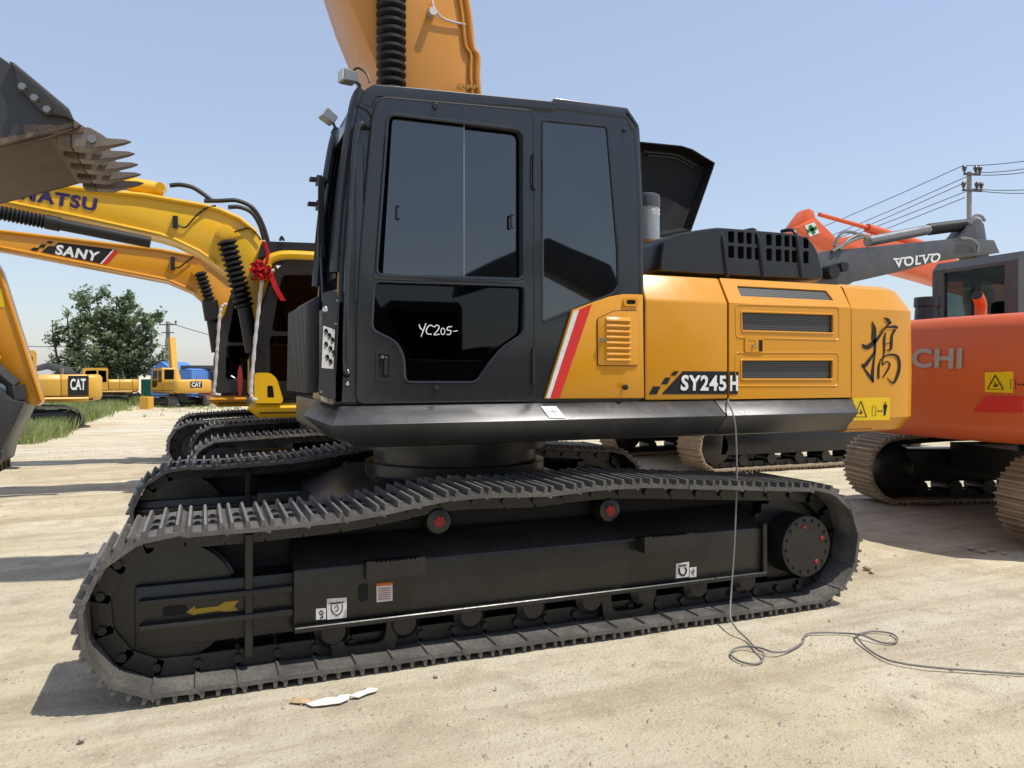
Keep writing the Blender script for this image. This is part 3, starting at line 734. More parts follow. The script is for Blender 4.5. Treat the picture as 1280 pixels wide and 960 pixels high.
# ---------------------------------------------------------------- engine hood side doors
HYP = 4.12
x1, x2, x3 = onY(806.5, 420, HYP).x, onY(910.5, 420, HYP).x, onY(1063.5, 420, HYP).x
zb_, zf, zt_ = 1.338, 1.965, 2.138
def hood(xa, xb, name, mat='yellow', y=HYP):
    mb = MB(); mb.xprism([(y, zb_), (y, zf), (y + .10, zt_), (y + .5, zt_ + .006), (y + .5, zb_)], xa, xb); mb.bevel(.012, 3); return O(name, mb, mat, ex)
h1 = hood(x1 + .004, x2 - .004, 'side_panel')
# middle door with three framed grilles: a plate with real openings
gr = [[(922, 356.4), (1033, 361.6), (1038.5, 375.4), (923, 371.5)], [(925.7, 389.3), (1041, 393), (1041, 417), (926.5, 413.8)], [(925.7, 449.8), (1040.5, 449.8), (1040, 474.4), (925.7, 474.4)]]
def yat(z): return HYP if z <= zf else HYP + .10 * (z - zf) / (zt_ - zf)
mb = MB(); mb.xprism([(HYP + .03, zb_), (HYP + .03, zf), (HYP + .12, zt_ - .02), (HYP + .5, zt_), (HYP + .5, zb_)], x2 + .004, x3 - .004); h2 = O('engine_door', mb, 'yellow', ex)
holes = [rounded(trace(g_, HYP), .012, 3) for g_ in gr[1:]]
mb = MB(); mb.panel([(x2 + .004, zb_), (x3 - .004, zb_), (x3 - .004, zf), (x2 + .004, zf)], holes, HYP - .004, HYP + .031); O('door_skin', mb, 'yellow', h2)
# sloping upper strip with its own opening, built flat then tilted
sl_len = math.hypot(.10, zt_ - zf); zc0, zc1 = .36, .78
gx0, gx1 = onY(922, 366, HYP + .06).x, onY(1035, 368, HYP + .06).x
mb = MB(); mb.panel([(x2 + .004, 0), (x3 - .004, 0), (x3 - .004, sl_len), (x2 + .004, sl_len)], [rounded([(gx0, sl_len * .30), (gx1 + .02, sl_len * .30), (gx1 - .01, sl_len * .72), (gx0, sl_len * .72)], .012, 3)], -.004, .02)
top = O('upper_strip', mb, 'yellow', h2); top.location = (0, HYP, zf); top.rotation_euler = (-math.atan2(.10, zt_ - zf), 0, 0)
mb = MB(); mb.prism([(gx0 - .01, sl_len * .28), (gx1 + .03, sl_len * .28), (gx1 + .02, sl_len * .74), (gx0 - .01, sl_len * .74)], .006, .018); gq = O('grille', mb, 'grille', h2, 0); gq.location = top.location; gq.rotation_euler = top.rotation_euler
for hl in holes:
    X0, X1 = min(p[0] for p in hl), max(p[0] for p in hl); Z0, Z1 = min(p[1] for p in hl), max(p[1] for p in hl)
    mb = MB(); mb.box((X0 - .01, HYP + .012, Z0 - .01), (X1 + .01, HYP + .028, Z1 + .01)); O('grille', mb, 'grille', h2, 0)
    mb = MB(); P = [(x, HYP - .004, z) for x, z in hl]; mb.tube(P + P[:2], .007, 8); O('grille_frame', mb, 'yellow', h2)
# pressed frames round grilles
for g_ in gr[1:]:
    (a0, b0), (a1, b1), (a2, b2), (a3, b3) = g_
    lp = rounded(trace([(a0 - 7, b0 - 9), (a1 + 7, b1 - 9), (a2 + 7, b2 + 8), (a3 - 7, b3 + 8)], HYP), .03, 4); mb = MB(); P = [(x, HYP - .003, z) for x, z in lp]; mb.tube(P + P[:2], .005, 8); O('pressed_edge', mb, 'yellow', h2)
mb = MB(); mb.panel(rounded(trace([(930, 421), (953, 422), (953, 441), (930, 440)], HYP), .006, 2), [trace([(933, 425), (943, 425), (943, 437.5), (933, 437)], HYP)], HYP - .012, HYP - .002); lt = O('latch', mb, 'yellow', h2)
mb = MB(); mb.prism(trace([(933, 425), (943, 425), (943, 437.5), (933, 437)], HYP), HYP - .009, HYP - .003); O('latch_plate', mb, 'yellow', h2)
mb = MB(); mb.prism(trace([(947, 425), (951.5, 425), (951.5, 439), (947, 439)], HYP), HYP - .0135, HYP - .0125); O('latch_slot', mb, 'black_matte', h2); bolt(941, 432, HYP - .008, .010, h2, 'chrome')
mb = MB()
for xx in (x1, x2, x3): mb.xprism([(HYP + .012, zb_), (HYP + .012, zf), (HYP + .108, zt_ - .01), (HYP + .3, zt_ - .01), (HYP + .3, zb_)], xx - .006, xx + .006)
O('panel_gap', mb, 'black_matte', ex)
# rest of the engine house
mb = MB(); mb.box((2.56, HYP + .45, 1.33), (4.22, 6.72, zt_ - .004)); mb.bevel(.03); O('engine_house', mb, 'yellow', ex)
mb = MB(); mb.box((.95, 5.95, 1.33), (2.55, 6.72, 1.95)); mb.bevel(.04); O('tool_box', mb, 'yellow', ex)
# SY245 H banner
DY = HYP - .0075
bn = decal('banner', [(827, 492.7), (853.6, 464), (909.3, 464.3), (909.3, 492.7)], 'decal_black', ex, DY + .004)
decal('banner_end', [(911.8, 464.3), (923.5, 464.7), (922.2, 492.7), (911.8, 492.7)], 'decal_black', bn, DY)
for sq in ([(811, 493), (821, 493), (826, 483), (816.4, 483)], [(826, 480.5), (834, 480.5), (838.5, 472), (831.5, 472)], [(838, 469.5), (844.5, 469.5), (848.5, 464), (842.5, 464)]): decal('banner_square', sq, 'decal_black', bn, DY + .004)
w_ = lambda a, b: onY(a, b, DY - .0025)
text_on('lettering', 'SY245', w_(850.5, 488.3), w_(908, 488.7), w_(908, 469.3), w_(852, 468.6), 'white', bn, bold=.035, space=1.12)
text_on('lettering', 'H', w_(912.6, 488.7), w_(922.6, 488.7), w_(922.8, 469.3), w_(912.8, 469.3), 'white', bn, bold=.035, space=1.12)

# ---------------------------------------------------------------- counterweight
half = [(x3 + .006, 4.12), (4.6, 4.12), (4.76, 4.125), (4.86, 4.16), (4.93, 4.24), (4.98, 4.36), (5.05, 4.7), (5.10, 5.1), (5.12, 5.46)]
plan = half + [(x, 2 * MY - y) for x, y in half[-2::-1]]
def cring(z, ins):
    return [(x if x < x3 + .01 else x - ins, y + (ins if y < MY else -ins) * min(1, abs(y - MY) / 1.0), z) for x, y in plan]
mb = MB(); mb.loft([cring(1.085, .09), cring(1.10, .05), cring(1.19, 0), cring(1.5, -.004), cring(zf, 0), cring(zt_ - .02, .075), cring(zt_ + .01, .12)])
cw = O('counterweight', mb, 'yellow', ex, 24)
# brush-written character
Z7 = lambda a, b: onY(1040 + a / 5.333, 380 + b / 5.333, HYP - .007)
mb = MB()
for st in ([(268, 118, 8), (283, 165, 24), (281, 225, 30), (288, 300, 14), (277, 400, 14), (270, 480, 22), (278, 524, 6)], [(202, 270, 12), (236, 288, 30), (290, 246, 24), (335, 190, 9), (358, 162, 4)], [(200, 398, 6), (214, 414, 24), (250, 372, 20), (292, 308, 8)], [(208, 418, 6), (243, 470, 18), (276, 518, 10)],
           [(348, 92, 6), (374, 108, 24), (392, 132, 12)], [(316, 192, 4), (350, 160, 8), (385, 154, 12), (420, 152, 20), (438, 162, 16)], [(355, 160, 6), (378, 136, 10), (395, 122, 8)], [(358, 190, 8), (350, 240, 14), (350, 300, 12), (345, 345, 8)], [(424, 168, 14), (402, 205, 14), (398, 255, 16), (393, 300, 14), (362, 312, 5)],
           [(352, 268, 4), (396, 258, 7)], [(325, 368, 6), (312, 425, 14), (311, 498, 14)], [(322, 372, 6), (372, 340, 10), (432, 346, 18), (452, 400, 16), (440, 470, 20), (408, 526, 14), (368, 492, 5)], [(345, 342, 6), (336, 405, 8), (362, 384, 8), (386, 402, 11), (370, 442, 12), (338, 492, 7)]):
    brush(mb, st, 0, Z7)
O('brush_character', mb, 'decal_black', cw, 0)
def warning_sign(par, fn, flip=False):      # yellow sign: triangle at left, keep-clear pictogram at right; fn maps 0..1 square
    mb = MB(); mb.poly([fn(0, 0, 0), fn(1, 0, 0), fn(1, 1, 0), fn(0, 1, 0)]); s = O('warning_sign', mb, 'decal_yellow', par, 0)
    mb = MB(); f = lambda a, b: fn(a, b, 1)
    for a, b, c, d in ((.05, .15, .21, .85), (.21, .85, .37, .15), (.37, .15, .05, .15)): brush(mb, [(a, b, .025), ((a + c) / 2, (b + d) / 2, .025), (c, d, .025)], 0, f)
    brush(mb, [(.16, .32, .02), (.22, .30, .05), (.25, .42, .02)], 0, f); brush(mb, [(.2, .3, .02), (.2, .5, .02)], 0, f)
    for a, b, c, d in ((.52, .2, .62, .2), (.62, .2, .62, .62), (.62, .62, .52, .62), (.52, .62, .52, .2)): brush(mb, [(a, b, .012), (c, d, .012)], 0, f)
    brush(mb, [(.66, .4, .02), (.70, .4, .09), (.71, .4, .02), (.75, .4, .02), (.76, .4, .09), (.80, .4, .01)], 0, f)
    brush(mb, [(.86, .2, .05), (.87, .45, .08), (.87, .66, .10), (.87, .70, .03)], 0, f); brush(mb, [(.85, .77, .05), (.89, .77, .05)], 0, f); brush(mb, [(.82, .6, .03), (.93, .6, .03)], 0, f)
    O('sign_print', mb, 'decal_black', s, 0)
c00, c10, c01, c11 = (1066.5, 525.5), (1112, 525), (1066.5, 497), (1113, 496.5)
def fcw(u, w, lvl):
    a = (c00[0] * (1 - u) + c10[0] * u) * (1 - w) + (c01[0] * (1 - u) + c11[0] * u) * w; b = (c00[1] * (1 - u) + c10[1] * u) * (1 - w) + (c01[1] * (1 - u) + c11[1] * u) * w
    return onY(a, b, HYP - .006 - .002 * lvl)
warning_sign(cw, fcw)

# ---------------------------------------------------------------- black slotted engine cover on the hood
EY = 4.46
eo = trace([(822, 341), (823, 328), (827, 300), (840, 293), (867.5, 287), (898, 282.5), (999, 291), (1016, 298), (1027, 317.5), (1034, 352)], EY)
eo = rounded(eo, .06, 4)
cx_ = sum(p[0] for p in eo) / len(eo); cz_ = sum(p[1] for p in eo) / len(eo)
ins = [(cx_ + (x - cx_) * .955, cz_ + (z - cz_) * .90) for x, z in eo]
ins2 = [(cx_ + (x - cx_) * .985, cz_ + (z - cz_) * .965) for x, z in eo]
sh_ = lambda c: [(909 + (c) * 11.6 + (c // 4) * 3.0)]
slots = []
for r_ in range(2):
    for c_, (u0, u1) in enumerate([(590, 630), (645, 685), (695, 730), (743, 778), (808, 845), (862, 900), (912, 945), (955, 990), (1020, 1055)]):
        dy = (u0 - 590) * .075; v0, v1 = ((590, 655), (672, 742))[r_]
        pz = [(780 + a / 4.571, 160 + b / 4.571) for a, b in ((u0 + 4, v0 + dy), (u1, v0 + dy), (u1, v1 + dy), (u0 + 6, v1 + dy))]
        slots.append(rounded(trace(pz, EY), .010, 2))
mb = MB(); mb.panel(ins, slots, EY, EY + .03)
rg = []
for k in range(7):
    a = math.pi / 2 * k / 6; sx_ = .955 + .045 * math.sin(a); sz_ = .90 + .10 * math.sin(a); rg.append([(cx_ + (x - cx_) * sx_, EY + .13 * (1 - math.cos(a)), cz_ + (z - cz_) * sz_) for x, z in eo])
mb.loft(rg + [[(x, 5.9, z) for x, z in eo]], cap=False); mb.poly([(x, 5.9, z) for x, z in eo])
ec = O('engine_cover', mb, 'black_plastic', ex, 40)
mb = MB(); mb.prism([(cx_ + (x - cx_) * .9, cz_ + (z - cz_) * .8) for x, z in eo], EY + .14, EY + .16); O('cover_liner', mb, 'black_matte', ec)
for u in (905, 950, 998):
    A_, B2 = onY(u - 2, 292, EY), onY(u + 4, 347, EY); mb = MB(); mb.tube(smoothpath([(A_.x + .0, EY + .16, A_.z + .045), (A_.x, EY + .05, A_.z + .035), (A_.x, EY + .005, A_.z - .02), ((A_.x * .6 + B2.x * .4), EY - .002, (A_.z + B2.z) / 2), (B2.x, EY - .001, B2.z)], 5), .014, 8); O('cover_rib', mb, 'black_plastic', ec)
mb = MB(); mb.cyl((3.0, 5.1, 2.3), (3.9, 5.1, 2.3), .16, seg=20); O('muffler', mb, 'amber', ec)
# air pre-cleaner
q = onY(810, 320, 4.85)
zz = [onY(812, v_, 4.85).z for v_ in (330, 317, 301, 298, 262, 260, 249, 243)]
mb = MB(); Lz = zz[-1] - zz[0]; f_ = lambda i: (zz[i] - zz[0]) / Lz
mb.cyl((q.x, 4.85, zz[0]), (q.x, 4.85, zz[1]), .07, seg=24); pc = O('air_cleaner', mb, 'black_plastic', ex)
mb = MB(); mb.cyl((q.x, 4.85, zz[1]), (q.x, 4.85, zz[2]), .08, .085, seg=24); O('dust_bowl', mb, 'amber', pc)
mb = MB(); mb.cyl((q.x, 4.85, zz[2]), (q.x, 4.85, zz[5]), .084, .084, seg=24); O('clear_bowl', mb, 'clear_bowl', pc)
mb = MB(); mb.cyl((q.x, 4.85, zz[5]), (q.x, 4.85, zz[7]), .09, seg=24, prof=[(0, .088), (.6, .088), (.9, .082), (1, .06)]); O('cap', mb, 'dark_grey', pc)
mb = MB(); mb.tube([(q.x, 4.85, 2.12), (q.x, 4.85, zz[0] + .01)], .05, 12); O('intake_pipe', mb, 'black_plastic', pc)
text_on('lettering', 'mmnz', (q.x - .02, 4.762, zz[4] - .05), (q.x + .055, 4.775, zz[4] - .05), (q.x + .055, 4.775, zz[4] - .01), (q.x - .02, 4.762, zz[4] - .01), 'white', pc)
# raised hood lid at the far side, seen from inside
LY = 5.75
lid = trace([(775, 174), (801, 177), (852, 182), (866, 186.5), (883, 197), (894, 203.5), (891, 213), (864, 289), (825, 296), (775, 300)], LY)
lx = sum(p[0] for p in lid) / len(lid); lz = sum(p[1] for p in lid) / len(lid)
inn = [(lx + (x - lx) * .9, lz + (z - lz) * .86) for x, z in lid]; inn2 = [(lx + (x - lx) * .93, lz + (z - lz) * .9) for x, z in lid]; mid_ = [(lx + (x - lx) * .975, lz + (z - lz) * .965) for x, z in lid]
mb = MB(); mb.loft([[(x, LY + .12, z) for x, z in inn], [(x, LY + .115, z) for x, z in inn2], [(x, LY + .02, z) for x, z in mid_], [(x, LY, z) for x, z in mid_], [(x, LY, z) for x, z in lid], [(x, LY + .16, z) for x, z in lid]])
ld = O('raised_hood_lid', mb, 'black_matte', ex, 25)
mb = MB()
for k in (.72, .62): mb.tube([(lx + (x - lx) * k, LY + .112, lz + .03 + (z - lz) * k) for x, z in lid[1:6]], .012, 6)
O('lid_rib', mb, 'black_plastic', ld)
mb = MB(); mb.tube([(lid[8][0] - .1, LY + .05, lid[8][1] + .05), (lid[8][0] - .1, LY + .05, 2.12)], .02, 8); O('lid_stay', mb, 'black_steel', ld)

# ---------------------------------------------------------------- boom, arm and bucket
BY0, BY1 = 5.16, 5.76
bo = trace([(560, 470), (505, 300), (478, 140), (471, 83), (453, 40), (437, 0)], BY0)
bt = trace([(583, 0), (590, 57), (597, 72), (598, 115), (620, 250), (650, 470)], BY0)
tipl = [(.70, 4.62), (.15, 5.35), (-1.2, 6.05), (-2.55, 6.62)]
tipr = [(-2.62, 6.85), (-1.0, 6.62), (.35, 6.25), (1.15, 5.6), (1.58, 4.75)]
mb = MB(); mb.prism(bo + tipl + tipr + bt, BY0, BY1); mb.bevel(.012, 2); bm_ = O('boom', mb, 'yellow_boom', ex)
rib = smoothpath([(x, BY0 - .004, z) for x, z in (tipr[2:] + bt)], 4)
mb = MB(); mb.tube(rib, .022, 8); O('boom_flange', mb, 'yellow_boom', bm_)
mb = MB(); rib2 = [(p.x - .055, BY0 - .012, p.z) for p in rib]; mb.tube(rib2, .011, 8); O('grease_line', mb, 'yellow_boom', bm_)
mb = MB(); mb.tube(smoothpath([onY(540, 0, BY0 - .02), onY(544, 12, BY0 - .03), onY(555, 24, BY0 - .02), onY(582, 31, BY0 - .015)], 6), .008, 6); q = onY(538, 19, BY0); mb.cyl((q.x, BY0 - .07, q.z), (q.x, BY0, q.z), .028, seg=12); O('lamp_lead', mb, 'sticker', bm_)
mb = MB(); mb.bellows(onY(489, 215, BY0 - .09), onY(489, -60, BY0 - .09), .10, 26, .70, 20); O('cylinder_boot', mb, 'rubber', bm_)
q = onY(489, -60, BY0 - .09); mb = MB(); mb.cyl(q, (q.x, q.y, q.z + .35), .05, seg=16); mb.cyl((q.x, BY0 - .3, q.z + .38), (q.x, BY0 + .1, q.z + .38), .09, seg=20); O('cylinder_rod', mb, 'chrome', bm_)
mb = MB(); q = onY(489, 215, BY0 - .09); mb.cyl((q.x + .05, q.y, 1.45), q, .085, seg=20); O('cylinder_barrel', mb, 'yellow_boom', bm_)
mb = MB()
for u in range(7): q = onY(572 + u * 4, 110 + (u % 2) * 1.5, BY0 - .05); mb.tube([q, q + Vector((.01, 0, .03))], .010, 6)
O('hose_fittings', mb, 'amber', bm_)
mb = MB(); mb.prism([(-2.95, 6.6), (-2.75, 7.1), (-2.3, 6.75), (-2.1, 5.9), (-1.85, 3.65), (-2.05, 3.45), (-2.3, 3.6)], 5.26, 5.66); mb.bevel(.02); O('arm', mb, 'yellow_boom', ex)
mb = MB(); mb.cyl((-2.3, 5.46, 6.4), (-.9, 5.46, 6.75), .08, seg=14); O('arm_cylinder', mb, 'dark_grey', ex)
KY0, KY1 = 4.88, 6.04
def kz(a, b): return (a / 4.8, 60 + b / 4.8)
lip = trace([kz(455, 462)], KY0)[0]; lipb = trace([kz(480, 478)], KY0)[0]
sp = trace([kz(455, 460), kz(65, 95), kz(0, 50)], KY0)
back = [(-1.95, 3.62), (-2.12, 3.4), (-2.02, 3.0), (-1.75, 2.72), (-1.35, 2.60)]
fl = trace([kz(0, 590), kz(250, 530), kz(455, 478)], KY0)
outline = sp + [(-1.45, 3.72)] + back + fl
mb = MB(); mb.prism(outline, KY0, KY0 + .03); mb.bevel(.004, 1); bk = O('bucket', mb, 'bucket_steel', ex)
mb = MB(); mb.prism(outline, KY1 - .03, KY1); O('far_side_plate', mb, 'bucket_steel', bk)
wr = back + fl; mb = MB(); n = len(wr)
inner = []
for i, p_ in enumerate(wr):
    t = Vector(wr[min(i + 1, n - 1)]) - Vector(wr[max(i - 1, 0)]); t.normalize(); inner.append((p_[0] - t.y * .035, p_[1] + t.x * .035))
mb.prism(wr + inner[::-1], KY0 - .012, KY1 + .012); mb.bevel(.005, 1); O('bucket_floor', mb, 'bucket_rust', bk)
# heel wear plate seam and lip block
mb = MB(); a_, b_ = fl[0], fl[2]
mb.prism([(a_[0] + .05, a_[1] - .02), (b_[0] - .01, b_[1] - .022), (b_[0] + .03, b_[1] + .012), (b_[0] - .01, b_[1] + .04), (a_[0] + .35, a_[1] + .13)], KY0 - .03, KY0 + .02); mb.bevel(.008); O('lip_corner', mb, 'bucket_rust', bk)
mb = MB(); mb.prism([(b_[0] - .25, b_[1] - .075), (b_[0] + .04, b_[1] - .03), (b_[0] + .04, b_[1] + .02), (b_[0] - .25, b_[1] - .01)], KY0 - .008, KY1 + .008); mb.bevel(.01); O('cutting_lip', mb, 'bucket_rust', bk)
# bolt-on side cutter
sc_ = trace([kz(60, 92), kz(92, 100), kz(200, 190), kz(420, 375), kz(455, 455), kz(400, 425), kz(320, 412), kz(255, 400), kz(110, 240), kz(95, 150)], KY0)
mb = MB(); mb.prism(sc_, KY0 - .045, KY0 - .001); mb.bevel(.012, 2); scu = O('side_cutter', mb, 'bucket_steel', bk)
for a, b in ((135, 238), (208, 305), (283, 374)):
    q = onY(*kz(a, b), KY0 - .045); mb = MB(); mb.cyl((q.x, KY0 - .07, q.z), (q.x, KY0 - .04, q.z), .026, seg=6, prof=[(0, .018), (.3, .024), (1, .026)]); O('bolt', mb, 'grey_metal', scu)
A_ = onY(*kz(492, 530), KY0); B2 = onY(*kz(782, 550), KY0)
L_ = B2.x - A_.x; zA_ = A_.z; dz_ = B2.z - A_.z + .005
for i in range(5):
    yc = KY0 + .06 + i * (KY1 - KY0 - .12) / 4
    r4 = lambda x, w, h0, h1: [(x, yc - w, zA_ + h0), (x, yc + w, zA_ + h0), (x, yc + w, zA_ + h1), (x, yc - w, zA_ + h1)]
    mb = MB(); x0 = A_.x
    mb.loft([r4(x0 - .05, .058, -.062, .055), r4(x0 + .04, .058, -.062, .055), r4(x0 + L_ * .40, .046, -.040, .028), r4(x0 + L_ * .50, .036, -.034, .012), r4(x0 + L_ * .86, .022, dz_ - .018, dz_ + .006), r4(x0 + L_, .008, dz_ - .003, dz_ + .002)]).bevel(.004, 1)
    t = O('bucket_tooth', mb, 'tooth_steel', bk)
    mb = MB(); mb.cyl((x0 + .05, yc - .070, zA_ - .01), (x0 + .05, yc + .070, zA_ - .01), .022, seg=12); O('tooth_pin', mb, 'grey_metal', t)
    mb = MB(); mb.box((x0 - .13, yc - .055, zA_ - .065), (x0 - .045, yc + .055, zA_ + .05)); mb.bevel(.012, 1); O('tooth_adapter', mb, 'bucket_rust', t)
mb = MB(); mb.prism([(-1.95, 3.62), (-1.5, 3.72), (-1.55, 4.0), (-1.85, 4.0)], 5.2, 5.24); mb.prism([(-1.95, 3.62), (-1.5, 3.72), (-1.55, 4.0), (-1.85, 4.0)], 5.68, 5.72); mb.cyl((-1.9, 5.1, 3.75), (-1.9, 5.82, 3.75), .06, seg=14); O('bucket_ears', mb, 'bucket_steel', bk)

# ================================================================ other excavators
def generic(name, label, loc, rz, body, cabmat, boommat, rot_under=0.0, track='track_black', shoes=True, half=2.0, cw_z=(1.02, 2.0), cab_z=2.92, skirt=None, pane='dark_glass', group=None, hood_top=2.0, tail=2.75):
    r = thing(name, label, 'excavator', loc, rz, group)
    # undercarriage
    pt = track_path((-half + .40, .40), .36, (half - .40, .40), .36, [(-half * .35, .80), (half * .3, .81)])
    if shoes:
        sh = None
        for y0 in (-1.6, 1.0):
            _, sh = crawler(r, pt, 46, y0, .6, track, 'black_steel', rot_under, shoe=sh, plain=(track == 'track_worn'))
    else:
        for y0 in (-1.6, 1.0):
            mb = MB(); pts, L = resample(pt, 40)
            for i, (p, t) in enumerate(pts):
                n = Vector((-t.y, t.x)); q = [p + t * a + n * b for a, b in ((-.10, -.03), (.10, -.03), (.10, .02), (.02, .02), (.01, .05), (-.02, .05), (-.03, .02), (-.10, .02))]
                mb.loft([[(v.x, y0, v.y) for v in q], [(v.x, y0 + .6, v.y) for v in q]])
            o = O('track', mb, track, r, 0); o.rotation_euler = (0, 0, rot_under)
    for y0 in (-1.6, 1.0):
        mb = MB()
        mb.prism([(-half + .45, .25), (half - .45, .25), (half - .5, .62), (-half + .6, .62)], y0 + .12, y0 + .5); mb.bevel(.02)
        o = O('track_frame', mb, 'black_steel', r); o.rotation_euler = (0, 0, rot_under)
        for sx in (-1, 1):
            mb = MB(); x = sx * (half - .40); mb.cyl((x, y0 + .10, .40), (x, y0 + .5, .40), .28, seg=28, prof=[(0, .19), (.06, .22), (.1, .28), (.9, .28), (1, .2)])
            o = O('sprocket' if sx > 0 else 'idler_wheel', mb, 'black_steel', r); o.rotation_euler = (0, 0, rot_under)
        for k in range(6):
            x = -half * .6 + k * half * .24; mb = MB(); mb.cyl((x, y0 + .13, .17), (x, y0 + .47, .17), .09, seg=12); o = O('track_roller', mb, 'black_steel', r); o.rotation_euler = (0, 0, rot_under)
    mb = MB(); mb.box((-.8, -1.0, .42), (.8, 1.0, .72)); mb.cyl((0, 0, .7), (0, 0, 1.06), .6, seg=32); o = O('centre_frame', mb, 'black_steel', r); o.rotation_euler = (0, 0, rot_under)
    # upper works
    mb = MB(); mb.box((-1.22, -1.36, 1.04), (tail - .45, 1.36, 1.19)); mb.bevel(.02); O('deck', mb, 'black_steel', r)
    mb = MB(); mb.loft([[(-1.27, -1.33, 1.20), (-1.36, -1.40, 1.11), (-1.22, -1.3, .99), (-1.1, -1.2, 1.1)], [(tail - .6, -1.33, 1.20), (tail - .6, -1.42, 1.11), (tail - .6, -1.3, .99), (tail - .6, -1.2, 1.1)]]).bevel(.008); O('side_skirt', mb, skirt or body, r)
    # cab shell with open windows and glass
    so_ = [(-1.26, 1.21), (-1.27, 1.75), (-1.16, 2.30), (-1.02, cab_z - .14), (-.90, cab_z - .02), (.42, cab_z), (.50, cab_z - .08), (.50, 1.21)]
    w1 = rounded([(-1.08, 2.0), (-.96, cab_z - .2), (-.25, cab_z - .17), (-.25, 2.0)], .06); w2 = rounded([(-1.10, 1.42), (-1.10, 1.95), (-.25, 1.95), (-.25, 1.6), (-.5, 1.42)], .06); w3 = rounded([(-.15, 1.8), (-.15, cab_z - .18), (.38, cab_z - .2), (.40, 1.8)], .06)
    mb = MB()
    mb.panel(rounded(so_, .03, 2), [w1, w2, w3], -1.40, -1.35); mb.panel(rounded(so_, .03, 2), [rounded([(-1.08, 1.6), (-.94, cab_z - .2), (.38, cab_z - .2), (.4, 1.6)], .08)], -.42, -.37)
    mb.prism([(-1.02, cab_z - .14), (-.90, cab_z - .01), (.42, cab_z + .01), (.49, cab_z - .08), (.49, cab_z - .12)], -1.398, -.372)
    mb.box((-1.26, -1.35, 1.21), (-1.2, -.42, 1.45)); mb.box((.44, -1.35, 1.21), (.499, -.42, 1.9)); mb.box((.44, -1.35, 1.9), (.499, -1.25, cab_z - .1)); mb.box((.44, -.52, 1.9), (.499, -.42, cab_z - .1))
    cb = O('cab_body', mb, cabmat, r)
    for w_ in (w1, w2, w3):
        mb = MB(); mb.prism(w_, -1.38, -1.374); O('window_pane', mb, pane, cb, 0)
    mb = MB(); mb.loft([[(-1.22, -1.34, 1.46), (-1.23, -1.34, 1.75), (-1.12, -1.34, 2.3), (-.99, -1.34, cab_z - .16)], [(-1.22, -.43, 1.46), (-1.23, -.43, 1.75), (-1.12, -.43, 2.3), (-.99, -.43, cab_z - .16)]], closed=False, cap=False); O('front_window', mb, pane, cb, 60)
    mb = MB(); mb.box((.465, -1.25, 1.9), (.471, -.52, cab_z - .12)); O('rear_window', mb, pane, cb, 0)
    mb = MB(); mb.box((-.6, -1.1, 1.3), (-.1, -.65, 1.75)); mb.box((-.2, -1.1, 1.75), (-.05, -.65, 2.35)); mb.bevel(.05); O('seat', mb, 'seat_cloth', cb)
    for k, (a, b) in enumerate(((.54, 1.25), (1.26, tail - .62))):
        mb = MB(); mb.xprism([(-1.38, 1.21), (-1.38, hood_top - .18), (-1.26, hood_top), (1.26, hood_top), (1.38, hood_top - .18), (1.38, 1.21)], a, b); mb.bevel(.03, 3); O('engine_house', mb, body, r)
    mb = MB(); mb.box((-1.2, .48, 1.19), (.5, 1.36, 1.75)); mb.bevel(.05); O('tool_box', mb, body, r)
    # counterweight, rounded in plan
    hf = [(tail - .60, -1.39), (tail - .45, -1.39), (tail - .28, -1.33), (tail - .16, -1.18), (tail - .07, -.8), (tail - .02, -.4), (tail, 0)]
    pl = hf + [(x, -y) for x, y in hf[-2::-1]]
    def cr(z, s): return [(x if x < tail - .5 else x - s, y - math.copysign(s, y) * min(1, abs(y)), z) for x, y in pl]
    z0, z1 = cw_z
    mb = MB(); mb.loft([cr(z0, .14), cr(z0 + .05, .05), cr(z0 + .16, 0), cr(z1 - .13, .0), cr(z1 - .04, .05), cr(z1, .12)]); cw = O('counterweight', mb, body, r, 40)
    mb = MB(); mb.cyl((1.5, .7, hood_top), (1.5, .7, hood_top + .25), .06, seg=14); O('exhaust_pipe', mb, 'grey_metal', r)
    return r, cb, cw
def beam(root, name, xz, y0, y1, mat, bev=.014):
    mb = MB(); mb.prism(xz, y0, y1); mb.bevel(bev, 2); return O(name, mb, mat, root)
def local(root):
    M = Matrix.LocRotScale(root.location, root.rotation_euler, None).inverted(); return lambda p: M @ Vector(p)
def lt(root, pts, y):       # traced pixels on a world plane, in the machine's own coordinates (rz 0 or 180 degrees)
    f = local(root); return [(q.x, q.z) for q in (f(onY(a, b, y)) for a, b in pts)]

# ---- bright yellow excavator next in the row
KX, KYc = 1.83, 10.7
ko, kcab, _ = generic('crawler_excavator', 'bright yellow excavator with purple boom lettering, red rosette and white wrapped rail on its cab', (KX, KYc, 0), 0, 'bright_yellow', 'black_cab', 'bright_yellow', cab_z=2.86)
f = local(ko); LY0 = -.30
kb = lt(ko, [(-330, 185), (-220, 196), (0, 222), (137, 238), (180, 242.5), (255, 255), (274, 260), (299, 271), (320, 288), (330, 303), (352, 345), (372, 430), (372, 520), (330, 520), (318, 430), (305, 375), (289, 345), (269, 330), (249, 315.6), (220, 301.6), (200, 295), (100, 273), (0, 253), (-220, 208), (-330, 200)], KYc + LY0)
b_ = beam(ko, 'boom', kb, LY0, LY0 + .6, 'bright_yellow')
def kp(a, b, dy=0.0): return f(onY(a, b, KYc + LY0 + dy))
mb = MB(); mb.tube([kp(a, b, -.01) for a, b in ((-200, 199), (0, 224), (137, 240), (180, 244), (255, 257), (274, 262), (299, 273), (320, 290))], .03, 8); O('boom_flange', mb, 'bright_yellow', b_)
